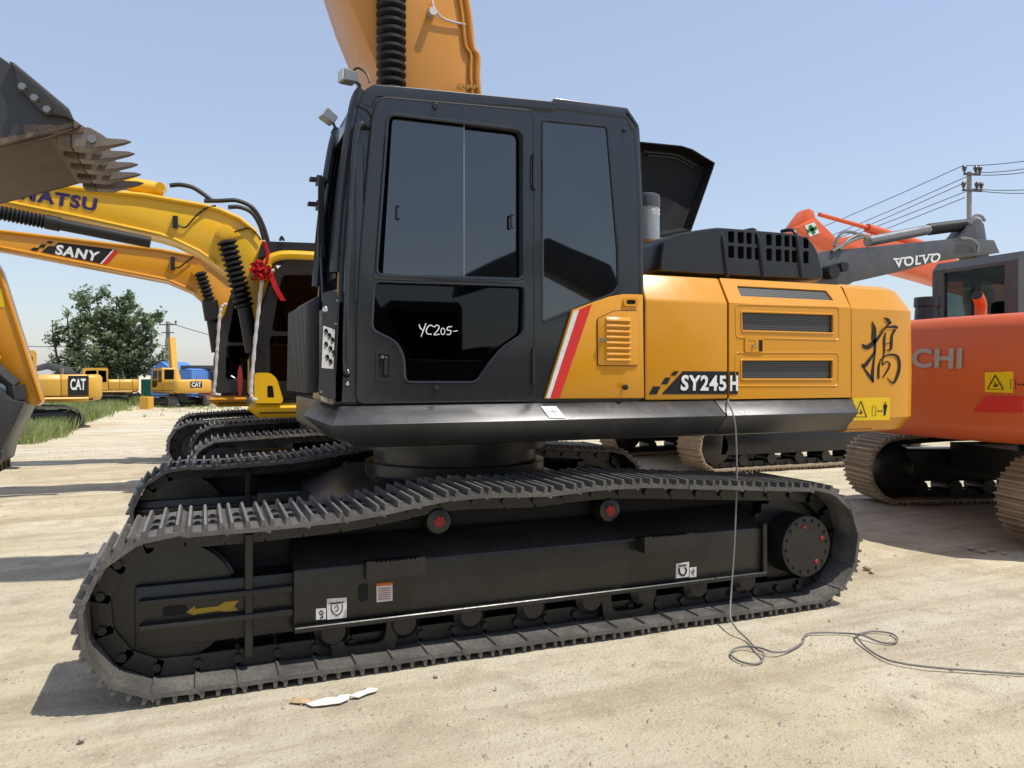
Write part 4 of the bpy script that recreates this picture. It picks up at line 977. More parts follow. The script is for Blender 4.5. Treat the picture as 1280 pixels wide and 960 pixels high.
mb = MB(); mb.tube([kp(a, b, -.01) for a, b in ((-200, 210), (0, 251), (100, 271), (200, 293), (220, 300), (249, 314), (269, 328))], .025, 8); O('boom_flange', mb, 'bright_yellow', b_)
mb = MB(); mb.cyl(kp(120, 222, .25), kp(205, 238, .25), .09, seg=16); mb.cyl(kp(200, 234, .1), kp(203, 236, .4), .06, seg=14); mb.cyl(kp(-40, 200, .25), kp(120, 222, .25), .09, seg=16); O('arm_cylinder', mb, 'bright_yellow', b_)
mb = MB()
for hs in ([(212, 232), (225, 231), (240, 234), (252, 241), (264, 250)], [(255, 251), (275, 251), (295, 250.5), (312, 257), (322, 268), (330, 285), (335, 302)], [(285, 259), (300, 259), (315, 266), (325, 282), (330, 300)]):
    mb = MB(); mb.tube(smoothpath([kp(a, b, .2) for a, b in hs], 5), .028, 8); O('hydraulic_hose', mb, 'rubber', b_)
mb = MB(); mb.tube(smoothpath([kp(a, b, -.03) for a, b in ((222, 281), (232, 284), (245, 270), (258, 260), (270, 257))], 5), .01, 6); mb.tube(smoothpath([kp(a, b, -.03) for a, b in ((290, 291), (302, 287), (312, 285), (320, 292), (326, 300))], 5), .01, 6)
q = kp(219, 275, -.06); mb.box((q.x - .03, q.y - .02, q.z - .09), (q.x + .03, q.y + .06, q.z + .05)); O('boom_wiring', mb, 'rubber', b_)
q = kp(281.5, 292.5); mb = MB(); mb.cyl((q.x, LY0 - .13, q.z), (q.x, LY0 + .02, q.z), .08, seg=20, prof=[(0, .05), (.05, .085), (.4, .085), (.42, .11), (1, .11)]); O('boom_pin', mb, 'bright_yellow', b_)
for dy in (-.22, .72):
    mb = MB(); mb.bellows(kp(283, 300, dy), kp(306, 385, dy), .12, 13, .6, 16); mb.cyl(kp(306, 385, dy), kp(316, 440, dy), .09, seg=14); O('cylinder_boot', mb, 'rubber', b_)
mb = MB(); mb.cyl(kp(58, 277, -.10), kp(188, 303, -.10), .07, seg=14); mb.cyl(kp(57, 277, -.10), kp(75, 280.5, -.10), .085, seg=14); uc = O('auxiliary_cylinder', mb, 'rubber', b_)
mb = MB(); mb.bellows(kp(-60, 254, -.10), kp(56, 277, -.10), .085, 22, .72, 12); O('cylinder_boot', mb, 'rubber', uc)
w_ = lambda a, b: kp(a, b, -.012)
text_on('lettering', 'KOMATSU', w_(-24, 241.5), w_(120, 264.5), w_(122, 248), w_(-22, 225), 'navy', b_, bold=.04, space=1.12)
# arm hanging outside the picture
e0 = kp(-330, 192); beam(ko, 'arm', [(e0.x - .3, e0.z + .35), (e0.x + .35, e0.z + .1), (e0.x + .75, e0.z - 2.4), (e0.x + .5, e0.z - 2.5)], -.2, .2, 'bright_yellow')
beam(ko, 'bucket', [(e0.x + .45, e0.z - 2.3), (e0.x + .95, e0.z - 2.45), (e0.x + 1.5, e0.z - 3.0), (e0.x + 1.1, .06), (e0.x + .6, .05), (e0.x + .25, e0.z - 3.0)], -.55, .55, 'bucket_steel')
# yellow roof band, lower front corner, roof guard, wrapped rail
CK = KYc - 1.40
def kc(a, b, y=CK): return f(onY(a, b, y))
mb = MB(); mb.tube(smoothpath([kc(a, b, CK + .02) for a, b in ((332, 345), (335, 328), (345, 321), (365, 319), (420, 322))], 6), .055, 10); O('roof_band', mb, 'bright_yellow', kcab)
cp = rounded([(q.x, q.z) for q in (kc(a, b, CK - .03) for a, b in ((318, 466), (338, 466), (346, 473), (354, 500), (352, 504), (318, 504)))], .04, 3)
hl = rounded([(q.x, q.z) for q in (kc(a, b, CK - .03) for a, b in ((334, 482), (341, 482), (343, 497), (334, 497)))], .015, 3)
mb = MB(); mb.panel(cp, [hl], -1.44, -1.39); O('front_corner', mb, 'bright_yellow', kcab)
mb = MB(); mb.prism([(q.x, q.z) for q in (kc(a, b) for a, b in ((322, 322), (328, 301), (440, 305), (440, 318), (345, 316)))], -1.38, -.3); mb.tube(smoothpath([kc(350, 301), kc(352, 296), kc(355, 301)], 4), .015, 6); O('roof_guard', mb, 'black_plastic', kcab)
mb = MB()
rail = smoothpath([kc(a, b, CK - .10) for a, b in ((343, 338), (337, 339), (331, 343), (327, 356), (323, 390), (319.5, 420), (316, 460), (314, 484), (315, 497), (321, 500))], 6)
mb.tube(rail, [.020 + .004 * math.sin(i * 1.9) for i in range(len(rail))], 10); O('wrapped_rail', mb, 'rope_white', kcab)
# red rosette tied on the rail
q = onY(325, 338, CK - .16)
ro = thing('ribbon_rosette', 'red ribbon rosette with hanging tail tied beside the bright yellow cab roof', 'rosette', q)
mb = MB(); random.seed(3)
for k in range(46):
    a = random.uniform(0, 6.28); rr = random.uniform(.02, .10); c_ = Vector((rr * math.cos(a), random.uniform(-.05, .03), rr * math.sin(a)))
    s_ = .038; R_ = Matrix.Rotation(random.uniform(0, 6.28), 3, Vector((random.uniform(-1, 1), random.uniform(-1, 1), random.uniform(-1, 1))))
    ring = [c_ + R_ @ Vector((s_ * math.cos(t), .5 * s_ * math.sin(2 * t), s_ * math.sin(t))) for t in (i * 6.283 / 8 for i in range(8))]; ring2 = [v + R_ @ Vector((0, .03, 0)) for v in ring]
    mb.loft([ring, ring2], cap=False)
O('petals', mb, 'red_cloth', ro, 60)
mb = MB(); A_, B2 = onY(336, 343, CK - .16) - q, onY(354, 376, CK - .18) - q
mb.loft([[A_ + Vector((-.02, 0, .03)), A_ + Vector((.04, 0, .03)), A_ + Vector((.04, .015, .03)), A_ + Vector((-.02, .015, .03))], [(A_ + B2) / 2 + Vector((-.035, -.03, 0)), (A_ + B2) / 2 + Vector((.025, -.02, 0)), (A_ + B2) / 2 + Vector((.025, -.005, 0)), (A_ + B2) / 2 + Vector((-.035, -.015, 0))], [B2 + Vector((-.03, 0, 0)), B2 + Vector((.03, 0, 0)), B2 + Vector((.03, .012, 0)), B2 + Vector((-.03, .012, 0))]])
A_, B2 = onY(333, 330, CK - .16) - q, onY(330, 302, CK - .14) - q; mb.tube([A_, (A_ + B2) / 2 + Vector((.03, 0, 0)), B2], .02, 6); O('ribbon_tail', mb, 'red_cloth', ro)

# ---- orange-yellow excavator beyond it
SX, SYc = 1.45, 14.15
sa, scab, _ = generic('crawler_excavator', 'orange yellow excavator with SANY boom decal and lowered bucket behind the bright yellow one', (SX, SYc, 0), 0, 'yellow', 'black_cab', 'yellow', half=1.95)
f2 = local(sa); PY = SYc - .28
def sp_(a, b, dy=0.0): return f2(onY(a, b, PY + dy))
sb = [(q.x, q.z) for q in (sp_(a, b) for a, b in ((-130, 276), (0, 287.5), (100, 299), (200, 311), (249, 320), (268, 331), (289, 348), (300, 372), (320, 430), (330, 470), (285, 470), (275, 420), (259, 381), (241, 365), (209, 351), (100, 330), (0, 311), (-130, 291)))]
b2 = beam(sa, 'boom', sb, -.28, .28, 'yellow')
mb = MB(); mb.tube([sp_(a, b, -.01) for a, b in ((-130, 278), (0, 289), (100, 300.5), (200, 312.5), (249, 321.5), (268, 332.5), (289, 350))], .028, 8); mb.tube([sp_(a, b, -.01) for a, b in ((-130, 289), (0, 309), (100, 328.5), (209, 349.5), (241, 363.5))], .028, 8); O('boom_flange', mb, 'yellow', b2)
def sdec(nm, pts, mat, dy): mb = MB(); mb.poly([sp_(a, b, dy) for a, b in pts]); return O(nm, mb, mat, b2, 0)
bn = sdec('banner', [(51.6, 315), (60, 307.5), (68, 307.8), (73.4, 303), (141.4, 311.5), (125, 329.5)], 'decal_black', -.006)
sdec('white_stripe', [(125, 329.7), (141.4, 311.4), (143.4, 311.6), (127.2, 330)], 'white', -.008); sdec('red_stripe', [(127.2, 330), (143.4, 312), (147.7, 315), (133, 331)], 'stripe_red', -.008)
for s4 in ([(37.5, 312.5), (46, 314), (49.5, 310), (41.5, 309.3)], [(47.5, 309), (54.5, 310), (58, 306), (52, 305)], [(57.5, 303.5), (64, 304.5), (67, 301.6), (61, 301)]): sdec('banner_square', s4, 'decal_black', -.006)
text_on('lettering', 'SANY', sp_(68.5, 318, -.01), sp_(121.5, 327, -.01), sp_(125.5, 315, -.01), sp_(71, 305.3, -.01), 'white', b2, bold=.04, space=1.12)
mb = MB(); q = sp_(249, 340)
for dy in (-.18, .72):
    mb = MB(); mb.bellows(sp_(250, 340, dy), sp_(262, 376, dy), .10, 7, .6, 14); mb.cyl(sp_(262, 376, dy), sp_(266, 400, dy), .13, seg=14); mb.cyl(sp_(266, 400, dy), sp_(272, 440, dy), .10, seg=14); O('cylinder_boot', mb, 'rubber', b2)
q = sp_(248, 340); mb = MB(); mb.cyl((q.x, q.y - .2, q.z), (q.x, q.y + .02, q.z), .10, seg=16); O('boom_pin', mb, 'yellow', b2)
mb = MB(); mb.tube(smoothpath([sp_(a, b, -.04) for a, b in ((216, 335), (224, 334), (232, 328), (242, 320))], 4), .012, 6); q = sp_(216, 328, -.06); mb.box((q.x - .03, q.y - .02, q.z - .12), (q.x + .03, q.y + .06, q.z + .09)); O('boom_wiring', mb, 'rubber', b2)
# arm and bucket at rest on the ground
AY = SYc - .16
def ar(a, b, y=AY): return f2(onY(a, b, y))
arm = [(q.x, q.z) for q in (ar(a, b) for a, b in ((-165, 262), (-130, 255), (-40, 270), (0, 338), (52, 502), (46, 508), (30, 502), (-50, 410), (-120, 330)))]
a2 = beam(sa, 'arm', arm, -.16, .18, 'yellow')
mb = MB(); mb.tube([ar(-40, 272, AY - .01), ar(0, 340, AY - .01), ar(51, 500, AY - .01)], .03, 8); O('arm_flange', mb, 'yellow', a2)
mb = MB(); mb.poly([ar(a, b, AY - .008) for a, b in ((-6, 356), (3, 362), (6, 384), (-6, 384))]); O('warning_sign', mb, 'decal_yellow', a2, 0)
BYb = SYc - .52
def bu(a, b, y=BYb): return f2(onY(a - 15, b, y))
bk2 = [(q.x, q.z) for q in (bu(a, b) for a, b in ((-60, 500), (-30, 470), (10, 486), (30, 500), (46, 503), (38, 520), (28, 540), (18, 560), (14, 578), (2, 586), (-40, 592), (-70, 560)))]
b3 = beam(sa, 'bucket', bk2, BYb - SYc, -BYb + SYc, 'bucket_steel')
mb = MB(); mb.prism([(q.x, q.z) for q in (bu(a, b) for a, b in ((13, 560), (20, 566), (15, 581), (4, 571)))], BYb - SYc - .05, BYb - SYc + .02); O('side_cutter', mb, 'bucket_steel', b3)
for i in range(5):
    yy = BYb + i * .26; q0, q1 = bu(2, 572, BYb), bu(8, 598, BYb); mb = MB()
    mb.loft([[(q0.x - .10, yy - SYc - .05, q0.z), (q0.x + .05, yy - SYc - .05, q0.z), (q0.x + .05, yy - SYc + .05, q0.z), (q0.x - .10, yy - SYc + .05, q0.z)], [(q1.x - .06, yy - SYc - .02, .0), (q1.x, yy - SYc - .02, .0), (q1.x, yy - SYc + .02, .0), (q1.x - .06, yy - SYc + .02, .0)]]); O('bucket_tooth', mb, 'bucket_rust', b3)
mb = MB(); mb.tube([bu(-12, 452, AY - .1), bu(6, 458, AY - .1), bu(34, 482, AY - .1)], .10, 8); mb.tube([bu(34, 482, AY - .12), bu(38, 500, AY - .12)], .13, 10); O('bucket_link', mb, 'bucket_steel', b3)
mb = MB(); mb.cyl(ar(-60, 340, AY - .15), ar(-4, 450, AY - .15), .07, seg=12); O('bucket_cylinder', mb, 'yellow', a2)
CSY = SYc - 1.40
def cs(a, b, y=CSY): return f2(onY(a, b, y))
mb = MB(); rail = smoothpath([cs(a, b, CSY - .1) for a, b in ((284, 381), (280, 381), (276, 388), (274, 402), (272, 430), (271, 445), (269, 475), (267.5, 490), (270, 493), (276, 494))], 6); mb.tube(rail, [.024 + .005 * math.sin(i * 1.7) for i in range(len(rail))], 10); O('wrapped_rail', mb, 'rope_white', scab)
mb = MB(); q = cs(300, 476, CSY - .1); mb.cyl((q.x, q.y - .02, q.z), (q.x, q.y + .02, q.z), .24, seg=20); me_ = O('mirror', mb, 'red_paint', scab); me_.location = (0, 0, 0)
for v in me_.data.vertices: v.co.x = q.x + (v.co.x - q.x) * .16
mb = MB(); mb.tube([cs(289, 470, CSY - .06), cs(300, 477, CSY - .08)], .012, 6); O('mirror_arm', mb, 'grey_metal', scab)

# ---- orange excavator parked tail to tail with the main one
hi, hcab, hcw = generic('crawler_excavator', 'orange excavator with its rear counterweight turned towards the yellow one, muddy tan tracks', (8.5, 5.15, 0), math.pi, 'orange', 'dark_grey', 'orange', rot_under=R(-17), track='track_worn', half=1.78, cw_z=(.90, 2.03), cab_z=2.80, pane='clear_glass', hood_top=2.03, tail=2.2)
f3 = local(hi); RX = 8.5 - 2.2
def hp_(a, b, d=0.0):      # point on the bulging rear face
    for _ in range(1): p = onX(a, b, RX)
    lyc = 5.15 - p.y; bul = 0.0
    ys_ = abs(lyc); tab = [(0, 0), (.4, .02), (.8, .07), (1.18, .16), (1.33, .28), (1.39, .45)]
    for (a0, d0), (a1, d1) in zip(tab, tab[1:]):
        if a0 <= ys_ <= a1: bul = d0 + (d1 - d0) * (ys_ - a0) / (a1 - a0)
    p = onX(a, b, RX + bul - .012 - d); return f3(p)
def surf_text(nm, s, c, mat, par, d=0.0, **kw):
    uv, fs = text_mesh(s, **kw); mb = MB(); V = []
    for u, w in uv:
        a = (c[0][0] * (1 - u) + c[1][0] * u) * (1 - w) + (c[3][0] * (1 - u) + c[2][0] * u) * w; b = (c[0][1] * (1 - u) + c[1][1] * u) * (1 - w) + (c[3][1] * (1 - u) + c[2][1] * u) * w
        V.append(mb.v(hp_(a, b, d)))
    for f_ in fs: mb.face([V[i] for i in f_])
    return O(nm, mb, mat, par, 0)
surf_text('lettering', 'HITACHI', [(1052, 457), (1202, 461.5), (1203, 435), (1052, 436)], 'silver_text', hcw, bold=.035, space=1.08)
def patch(nm, pts, mat, d=0.0):
    mb = MB(); n = 6; (a0, b0), (a1, b1), (a2, b2), (a3, b3) = pts
    g_ = [[mb.v(hp_((a0 * (1 - i / n) + a1 * i / n) * (1 - j) + (a3 * (1 - i / n) + a2 * i / n) * j, (b0 * (1 - i / n) + b1 * i / n) * (1 - j) + (b3 * (1 - i / n) + b2 * i / n) * j, d)) for i in range(n + 1)] for j in (0, 1)]
    for i in range(n): mb.face((g_[0][i], g_[0][i + 1], g_[1][i + 1], g_[1][i]))
    return O(nm, mb, mat, hcw, 0)
patch('red_reflector', [(1216, 514.5), (1320, 516), (1320, 495), (1232, 495.5)], 'stripe_red')
def fh(u, w, lvl):
    a = 1231 + 62 * u; b = 490 * (1 - w) + 465.5 * w + (1 - w) * u * 2 - w * u * 2; return hp_(a, b, .002 + .004 * lvl)
warning_sign(hcw, fh)
# exhaust, air cleaner and rim on top of the orange hood
q = f3(onX(1226, 395, 7.3)); mb = MB(); mb.tube(smoothpath([(q.x, q.y, 1.85), (q.x, q.y, q.z + .05), (q.x + .03, q.y + .02, q.z + .13), (q.x + .12, q.y + .05, q.z + .20)], 6), .055, 14); ep = O('exhaust_pipe', mb, 'orange_bright', hi)
mb = MB(); mb.cyl((q.x + .118, q.y + .049, q.z + .199), (q.x + .128, q.y + .053, q.z + .205), .05, seg=14); O('pipe_mouth', mb, 'black_matte', ep)
q = f3(onX(1159, 390, 7.4)); mb = MB(); mb.cyl((q.x, q.y, 1.9), (q.x, q.y, q.z + .16), .13, seg=24, prof=[(0, .10), (.4, .10), (.42, .13), (.75, .12), (.78, .135), (1, .13)]); ac = O('air_cleaner', mb, 'black_plastic', hi)
# Volvo-like dark boom machine
vo, vcab, vcw = generic('crawler_excavator', 'excavator with dark grey VOLVO boom and tan muddy track, behind the orange one', (9.2, 11.2, 0), math.pi, 'dark_grey', 'dark_grey', 'dark_grey', track='track_worn', half=2.3, cab_z=2.6, hood_top=1.9)
f4 = local(vo); VY = 10.9
def vp(a, b, dy=0.0): return f4(onY(a, b, VY + dy))
vb = [(q.x, q.z) for q in (vp(a, b) for a, b in ((960, 395), (985, 340), (1028, 314), (1092, 308), (1153, 302), (1200, 297.5), (1243, 300), (1250, 316), (1200, 322), (1165, 328), (1130, 338.4), (1067, 352.5), (1034, 372), (1000, 420)))]
b5 = beam(vo, 'boom', vb, -.3, .3, 'dark_grey')
kn = [(q.x, q.z) for q in (vp(a, b) for a, b in ((1203, 301), (1214, 289), (1222, 275), (1228, 272), (1236, 278), (1242, 314), (1252, 400), (1240, 402), (1226, 318)))]
b6 = beam(vo, 'arm', kn, -.2, .2, 'dark_grey')
mb = MB(); mb.cyl(vp(1084, 302, .3), vp(1166, 286, .3), .10, seg=16); ac_ = O('arm_cylinder', mb, 'grey_metal', b5)
mb = MB(); mb.bellows(vp(1160, 287, .3), vp(1222, 279, .3), .12, 18, .85, 14); O('cylinder_boot', mb, 'rubber', ac_)
mb = MB()
for hs in ([(1043, 308), (1048, 296), (1056, 290), (1068, 291), (1082, 297)], [(1050, 312), (1060, 300), (1075, 293), (1084, 299)], [(1040, 314), (1060, 303), (1080, 296), (1090, 300)], [(1200, 298), (1214, 299), (1222, 306), (1221, 316)], [(1212, 280), (1218, 270), (1226, 270), (1231, 276)]):
    mb = MB(); mb.tube(smoothpath([vp(a, b, -.02 if hs[0][0] < 1190 else -.06) for a, b in hs], 5), .03, 8); O('hydraulic_hose', mb, 'grey_metal', b5)

q = vp(1038, 340, -.1); mb = MB(); mb.cyl((q.x, q.y - .15, q.z), (q.x, q.y + .1, q.z), .13, seg=14); mb.cyl((q.x - .25, q.y - .05, q.z + .1), (q.x - .25, q.y + .1, q.z + .1), .09, seg=12); O('boom_fitting', mb, 'rubber', b5)
def vt(a, b): return vp(a, b, -.008)
def slab(mb, pts):
    mb.poly([vp(a, b, -.014) for a, b in pts])
text_on('lettering', 'VOLVO', vt(1118.5, 335), vt(1174, 327.5), vt(1177, 315.5), vt(1117, 322.5), 'white', b5, bold=.03, space=1.15)
mb = MB()
for a, b in ((1117, 322.7), (1128, 321.2), (1149, 318.6), (1160, 317.2)): slab(mb, [(a - .5, b + .6), (a + 7.5, b - .4), (a + 7.5, b + 1.6), (a - .5, b + 2.4)])
O('letter_serif', mb, 'white', b5, 0)
# far orange machine whose boom pokes up behind
oo, ocab, _ = generic('crawler_excavator', 'distant orange excavator with a green cross on its raised boom', (24.0, 16.5, 0), 0, 'orange_bright', 'dark_grey', 'orange_bright', shoes=False, cab_z=2.5, hood_top=1.8)
f5 = local(oo); OY = 16.2
def op(a, b, dy=0.0): return f5(onY(a, b, OY + dy))
ob = [(q.x, q.z) for q in (op(a, b) for a, b in ((995, 284.5), (1020, 272.5), (1032, 284), (1046, 298), (1083, 292), (1149, 308), (1260, 345), (1300, 470), (1240, 470), (1225, 368), (1163, 349), (1130, 340), (1060, 320), (1030, 312)))]
b7 = beam(oo, 'boom', ob, -.3, .3, 'orange_bright')
ob2 = [(q.x, q.z) for q in (op(a, b) for a, b in ((996, 284), (1012, 262), (1018, 258.5), (1024, 262), (1030, 284), (1012, 282)))]
beam(oo, 'arm', ob2, -.1, .2, 'orange_bright')
mb = MB(); mb.cyl(op(1024, 268, .2), op(1085, 285, .2), .06, seg=12); mb.cyl(op(1084, 285, .2), op(1152, 306, .2), .13, seg=14); O('arm_cylinder', mb, 'orange_bright', b7)
mb = MB(); mb.poly([op(a, b, -.01) for a, b in ((1006, 282), (1018, 277.5), (1024.5, 291), (1012.5, 296))]); pq = O('cross_plate', mb, 'white', b7, 0)
mb = MB()
for a in ((1012.5, 281.5, 1018, 292.3), (1009.5, 289, 1021, 284.5)): brush(mb, [(a[0], a[1], 4.4), ((a[0] + a[2]) / 2, (a[1] + a[3]) / 2, 4.4), (a[2], a[3], 4.4)], 0, lambda u, w: op(u, w, -.02))
O('green_cross', mb, 'green_mark', pq, 0)

# dark machines on the opposite side of the yard, which the cab glass and paint mirror
def low_boom(sx=-1, h=1.0): return [(-.6, 1.7), (-1.8, 2.9 * h), (-3.2, 3.25 * h), (-5.0, 2.6 * h), (-5.1, 2.3 * h), (-3.2, 2.75 * h), (-2.0, 2.35 * h), (-1.0, 1.3)]
for x_, y_, rz_, lb in ((4.2, -5.6, R(4), 'dark grey excavator across the yard, mirrored low in the tinted door glass'), (9.6, -6.0, R(-3), 'dark grey excavator across the yard, mirrored in the rear quarter glass')):
    rr_, _, _ = generic('crawler_excavator', lb, (x_, y_, 0), rz_, 'dark_grey', 'dark_grey', 'dark_grey', shoes=False)
    beam(rr_, 'boom', low_boom(h=1.3), -.25, .25, 'dark_grey', .03)

# ================================================================ far yard: machines, tree, sheds, poles
def far(label, px_, Z, rz, body, boompts=None, dark=False, sc=.8):
    p = atZ(px_, HY, Z); p.z = far_h(p.y)
    r, cb, cw = generic('crawler_excavator', label, p, rz, body, body if not dark else 'dark_grey', body, shoes=False, half=1.95, cab_z=2.85); r.scale = (sc, sc, sc)
    if boompts: beam(r, 'boom', boompts, -.25, .25, 'dark_grey' if dark else body, .03)
    return r, cb, cw
r1, _, cw1 = far('far yellow excavator with white CAT lettering on black, next to the lowered bucket', 22, 27, R(14), 'far_yellow', None, False, .95)
f6 = local(r1); text_on('lettering', 'CAT', (1.55, -1.40, 1.42), (2.05, -1.40, 1.42), (2.05, -1.40, 1.85), (1.55, -1.40, 1.85), 'white', cw1, bold=.03)
mb = MB(); mb.poly([(1.48, -1.393, 1.22), (2.12, -1.393, 1.22), (2.12, -1.393, 1.95), (1.48, -1.393, 1.95)]); O('decal_panel', mb, 'decal_black', cw1, 0)
r2, _, _ = far('far yellow excavator with pale cab window and dark low body, in front of the tree', 122, 46, R(14), 'far_yellow', None)
beam(r2, 'boom', low_boom(), -.25, .25, 'dark_grey', .03)
mb = MB(); mb.prism([(-1.25, 1.2), (-1.15, 2.8), (-1.0, 2.8), (-1.05, 1.2)], -1.42, -1.395); O('cab_trim', mb, 'far_yellow', r2)
r3, _, cw3 = far('far yellow excavator seen from behind with CAT lettering and upright boom', 222, 46, R(-62), 'far_yellow', None)
beam(r3, 'boom', [(-.1, 1.3), (-.9, 2.6), (-1.1, 5.1), (-.75, 5.2), (-.4, 2.9), (.4, 1.6)], -.22, .22, 'far_yellow', .03)
mb = MB(); mb.box((2.752, -.42, 1.42), (2.757, .46, 1.86)); O('decal_panel', mb, 'decal_black', cw3, 0)
text_on('lettering', 'CAT', (2.762, -.34, 1.48), (2.762, .38, 1.48), (2.762, .38, 1.8), (2.762, -.34, 1.8), 'white', cw3, bold=.03)
r4, _, _ = far('far dark excavator with black arched boom lettered VOLVO, under the tree', 142, 56, R(180 + 18), 'far_yellow', None, True)
bx_ = beam(r4, 'boom', [(-.2, 1.4), (-.9, 2.6), (-2.0, 3.0), (-3.4, 2.75), (-4.6, 1.9), (-4.7, 1.5), (-3.4, 2.25), (-2.0, 2.45), (-1.2, 2.1), (-.4, 1.2)], -.25, .25, 'dark_grey', .03)
text_on('lettering', 'VOLVO', (-1.35, .262, 2.55), (-2.75, .262, 2.55), (-2.75, .262, 2.78), (-1.35, .262, 2.78), 'white', bx_, bold=.03)

def tree(px_, Z, width, height, label, seed, n=9000, leaf=.10):
    random.seed(seed)
    p = atZ(px_, HY, Z); p.z = far_h(p.y)
    t = thing('tree', label, 'tree', p)
    mb = MB(); tips = []
    stems = [(0, 0)] + [(random.uniform(-.32, .32) * width, random.uniform(-.2, .2) * width) for _ in range(5)]
    for k, (sx, sy) in enumerate(stems):
        hgt = height * (random.uniform(.74, 1.0) if k else .98); pts = []; x0 = sx * .35; y0 = sy * .35
        for i in range(8):
            u = i / 7; pts.append(Vector((x0 + (sx - x0) * u + random.uniform(-.08, .08), y0 + (sy - y0) * u, hgt * u)))
        mb.tube(pts, [.14 * (1 - .9 * i / 7) + .012 for i in range(8)], 7)
        for i in range(26):
            u = random.uniform(.10, .97); b0 = pts[min(6, int(u * 7))].lerp(pts[min(7, int(u * 7) + 1)], (u * 7) % 1)
            L_ = width * .30 * (1 - u * .55) * random.uniform(.6, 1.1); a = random.uniform(0, 6.28)
            e = b0 + Vector((math.cos(a) * L_, math.sin(a) * L_, L_ * random.uniform(.35, 1.0)))
            m_ = b0.lerp(e, .5) + Vector((0, 0, -.06)); mb.tube([b0, m_, e], [.03, .02, .008], 5); tips.append((b0, m_, e))
    O('trunk', mb, 'bark', t)
    mb = MB()
    for i in range(n):
        b0, m_, e = random.choice(tips); u = random.random() ** .7
        c_ = (b0.lerp(m_, u * 2) if u < .5 else m_.lerp(e, u * 2 - 1)) + Vector((random.gauss(0, .13), random.gauss(0, .13), random.gauss(0, .13)))
        s_ = leaf * random.uniform(.6, 1.35); q = Matrix.Rotation(random.uniform(0, 6.28), 3, 'Z') @ Matrix.Rotation(random.uniform(-1.1, 1.1), 3, 'X')
        mb.face([mb.v(c_ + q @ Vector(w)) for w in ((0, -s_, 0), (s_ * .75, 0, s_ * .1), (0, s_ * 1.1, 0), (-s_ * .75, 0, s_ * .1))])
    O('crown', mb, 'leaves', t, 0)
tree(144, 50, 8.0, 7.1, 'leafy green poplar tree with several stems behind the parked machines', 11, 13000, .125)
tree(86, 52, 3.4, 6.3, 'slimmer pale green poplar beside the broad leafy tree', 5, 4200, .125)
# sheds and stacked things far behind
def boxthing(name, label, cat, px0, px1, py0, Z, depth, mat, roof=None, group=None):
    a, b = atZ(px0, py0, Z), atZ(px1, py0, Z); d = Vector((S, C, 0)) * depth
    o = thing(name, label, cat, (a + b) / 2 * Vector((1, 1, 0)).length * 0 + Vector(((a.x + b.x) / 2, (a.y + b.y) / 2, 0)), group=group, worldparts=True)
    mb = MB(); h = a.z
    mb.loft([[(a.x, a.y, -.45), (b.x, b.y, -.45), (b.x + d.x, b.y + d.y, -.45), (a.x + d.x, a.y + d.y, -.45)], [(a.x, a.y, h), (b.x, b.y, h), (b.x + d.x, b.y + d.y, h), (a.x + d.x, a.y + d.y, h)]]); mb.bevel(.03, 1); O('wall' if cat in ('shed', 'shelter', 'container') else 'body', mb, mat, o)
    return o, a, b, d, h
o, a, b, d, h = boxthing('shed', 'low beige rendered shed with dark overhanging roof and small window', 'shed', 236, 300, 461, 52, 5, 'beige_wall')
u = (b - a).normalized(); mb = MB(); e = .35
mb.loft([[a - u * e - d * .1, b + u * e - d * .1, b + u * e + d * 1.1, a - u * e + d * 1.1], [v + Vector((0, 0, .22)) for v in (a - u * e - d * .1, b + u * e - d * .1, b + u * e + d * 1.1, a - u * e + d * 1.1)]]); O('roof', mb, 'roof_grey', o)
for k in (.28, .62):
    q = a.lerp(b, k) - Vector((S, C, 0)) * .03; mb = MB(); mb.loft([[q + Vector((0, 0, -.75)), q + u * .7 + Vector((0, 0, -.75)), q + u * .7 + d * .01 + Vector((0, 0, -.75)), q + d * .01 + Vector((0, 0, -.75))], [q + Vector((0, 0, -.25)), q + u * .7 + Vector((0, 0, -.25)), q + u * .7 + d * .01 + Vector((0, 0, -.25)), q + d * .01 + Vector((0, 0, -.25))]]); O('window', mb, 'roof_grey', o)
def tilted(name, label, cat, px0, px1, py0, py1, Z, depth, mat, group=None):
    o, a, b, d, h = boxthing(name, label, cat, px0, px1, py1, Z, depth, mat, group=group)
    mb = MB(); n = 8
    top = [a.lerp(b, i / n) + Vector((0, 0, (py1 - py0) / F * Z * (1 - abs(i / n - .5) * 2))) for i in range(n + 1)]
    mb.loft([[p_ + Vector((0, 0, .02)) for p_ in top], [p_ + d + Vector((0, 0, .02)) for p_ in top]], closed=False, cap=False)
    mb.poly([a, b] + [p_ for p_ in reversed(top)]); O('roof', mb, mat, o, 0); return o
tilted('tarpaulin_shelter', 'bright blue tarpaulin shelter with low gable behind the parked machines', 'shelter', 188, 214, 452, 462, 50, 4, 'blue_tarp')
tilted('tarpaulin_shelter', 'smaller bright blue tarpaulin shelter next to the beige shed', 'shelter', 224, 240, 461, 463, 49, 4, 'blue_tarp')
o, a, b, d, h = boxthing('container', 'dark green corrugated site container with pale upper band', 'container', 176, 203, 474, 56, 2.4, 'green_sheet')
u = (b - a).normalized()
for k in range(12):
    q = a.lerp(b, (k + .5) / 12) - Vector((S, C, 0)) * .03; mb = MB(); mb.box((q.x - .02, q.y - .02, -.4), (q.x + .02, q.y + .02, h - .03)); O('rib', mb, 'green_sheet', o)
o, a, b, d, h = boxthing('stacked_goods', 'low stack of dull red goods beside the beige shed', 'stack', 240, 262, 484, 50, 1.2, 'brick_red')
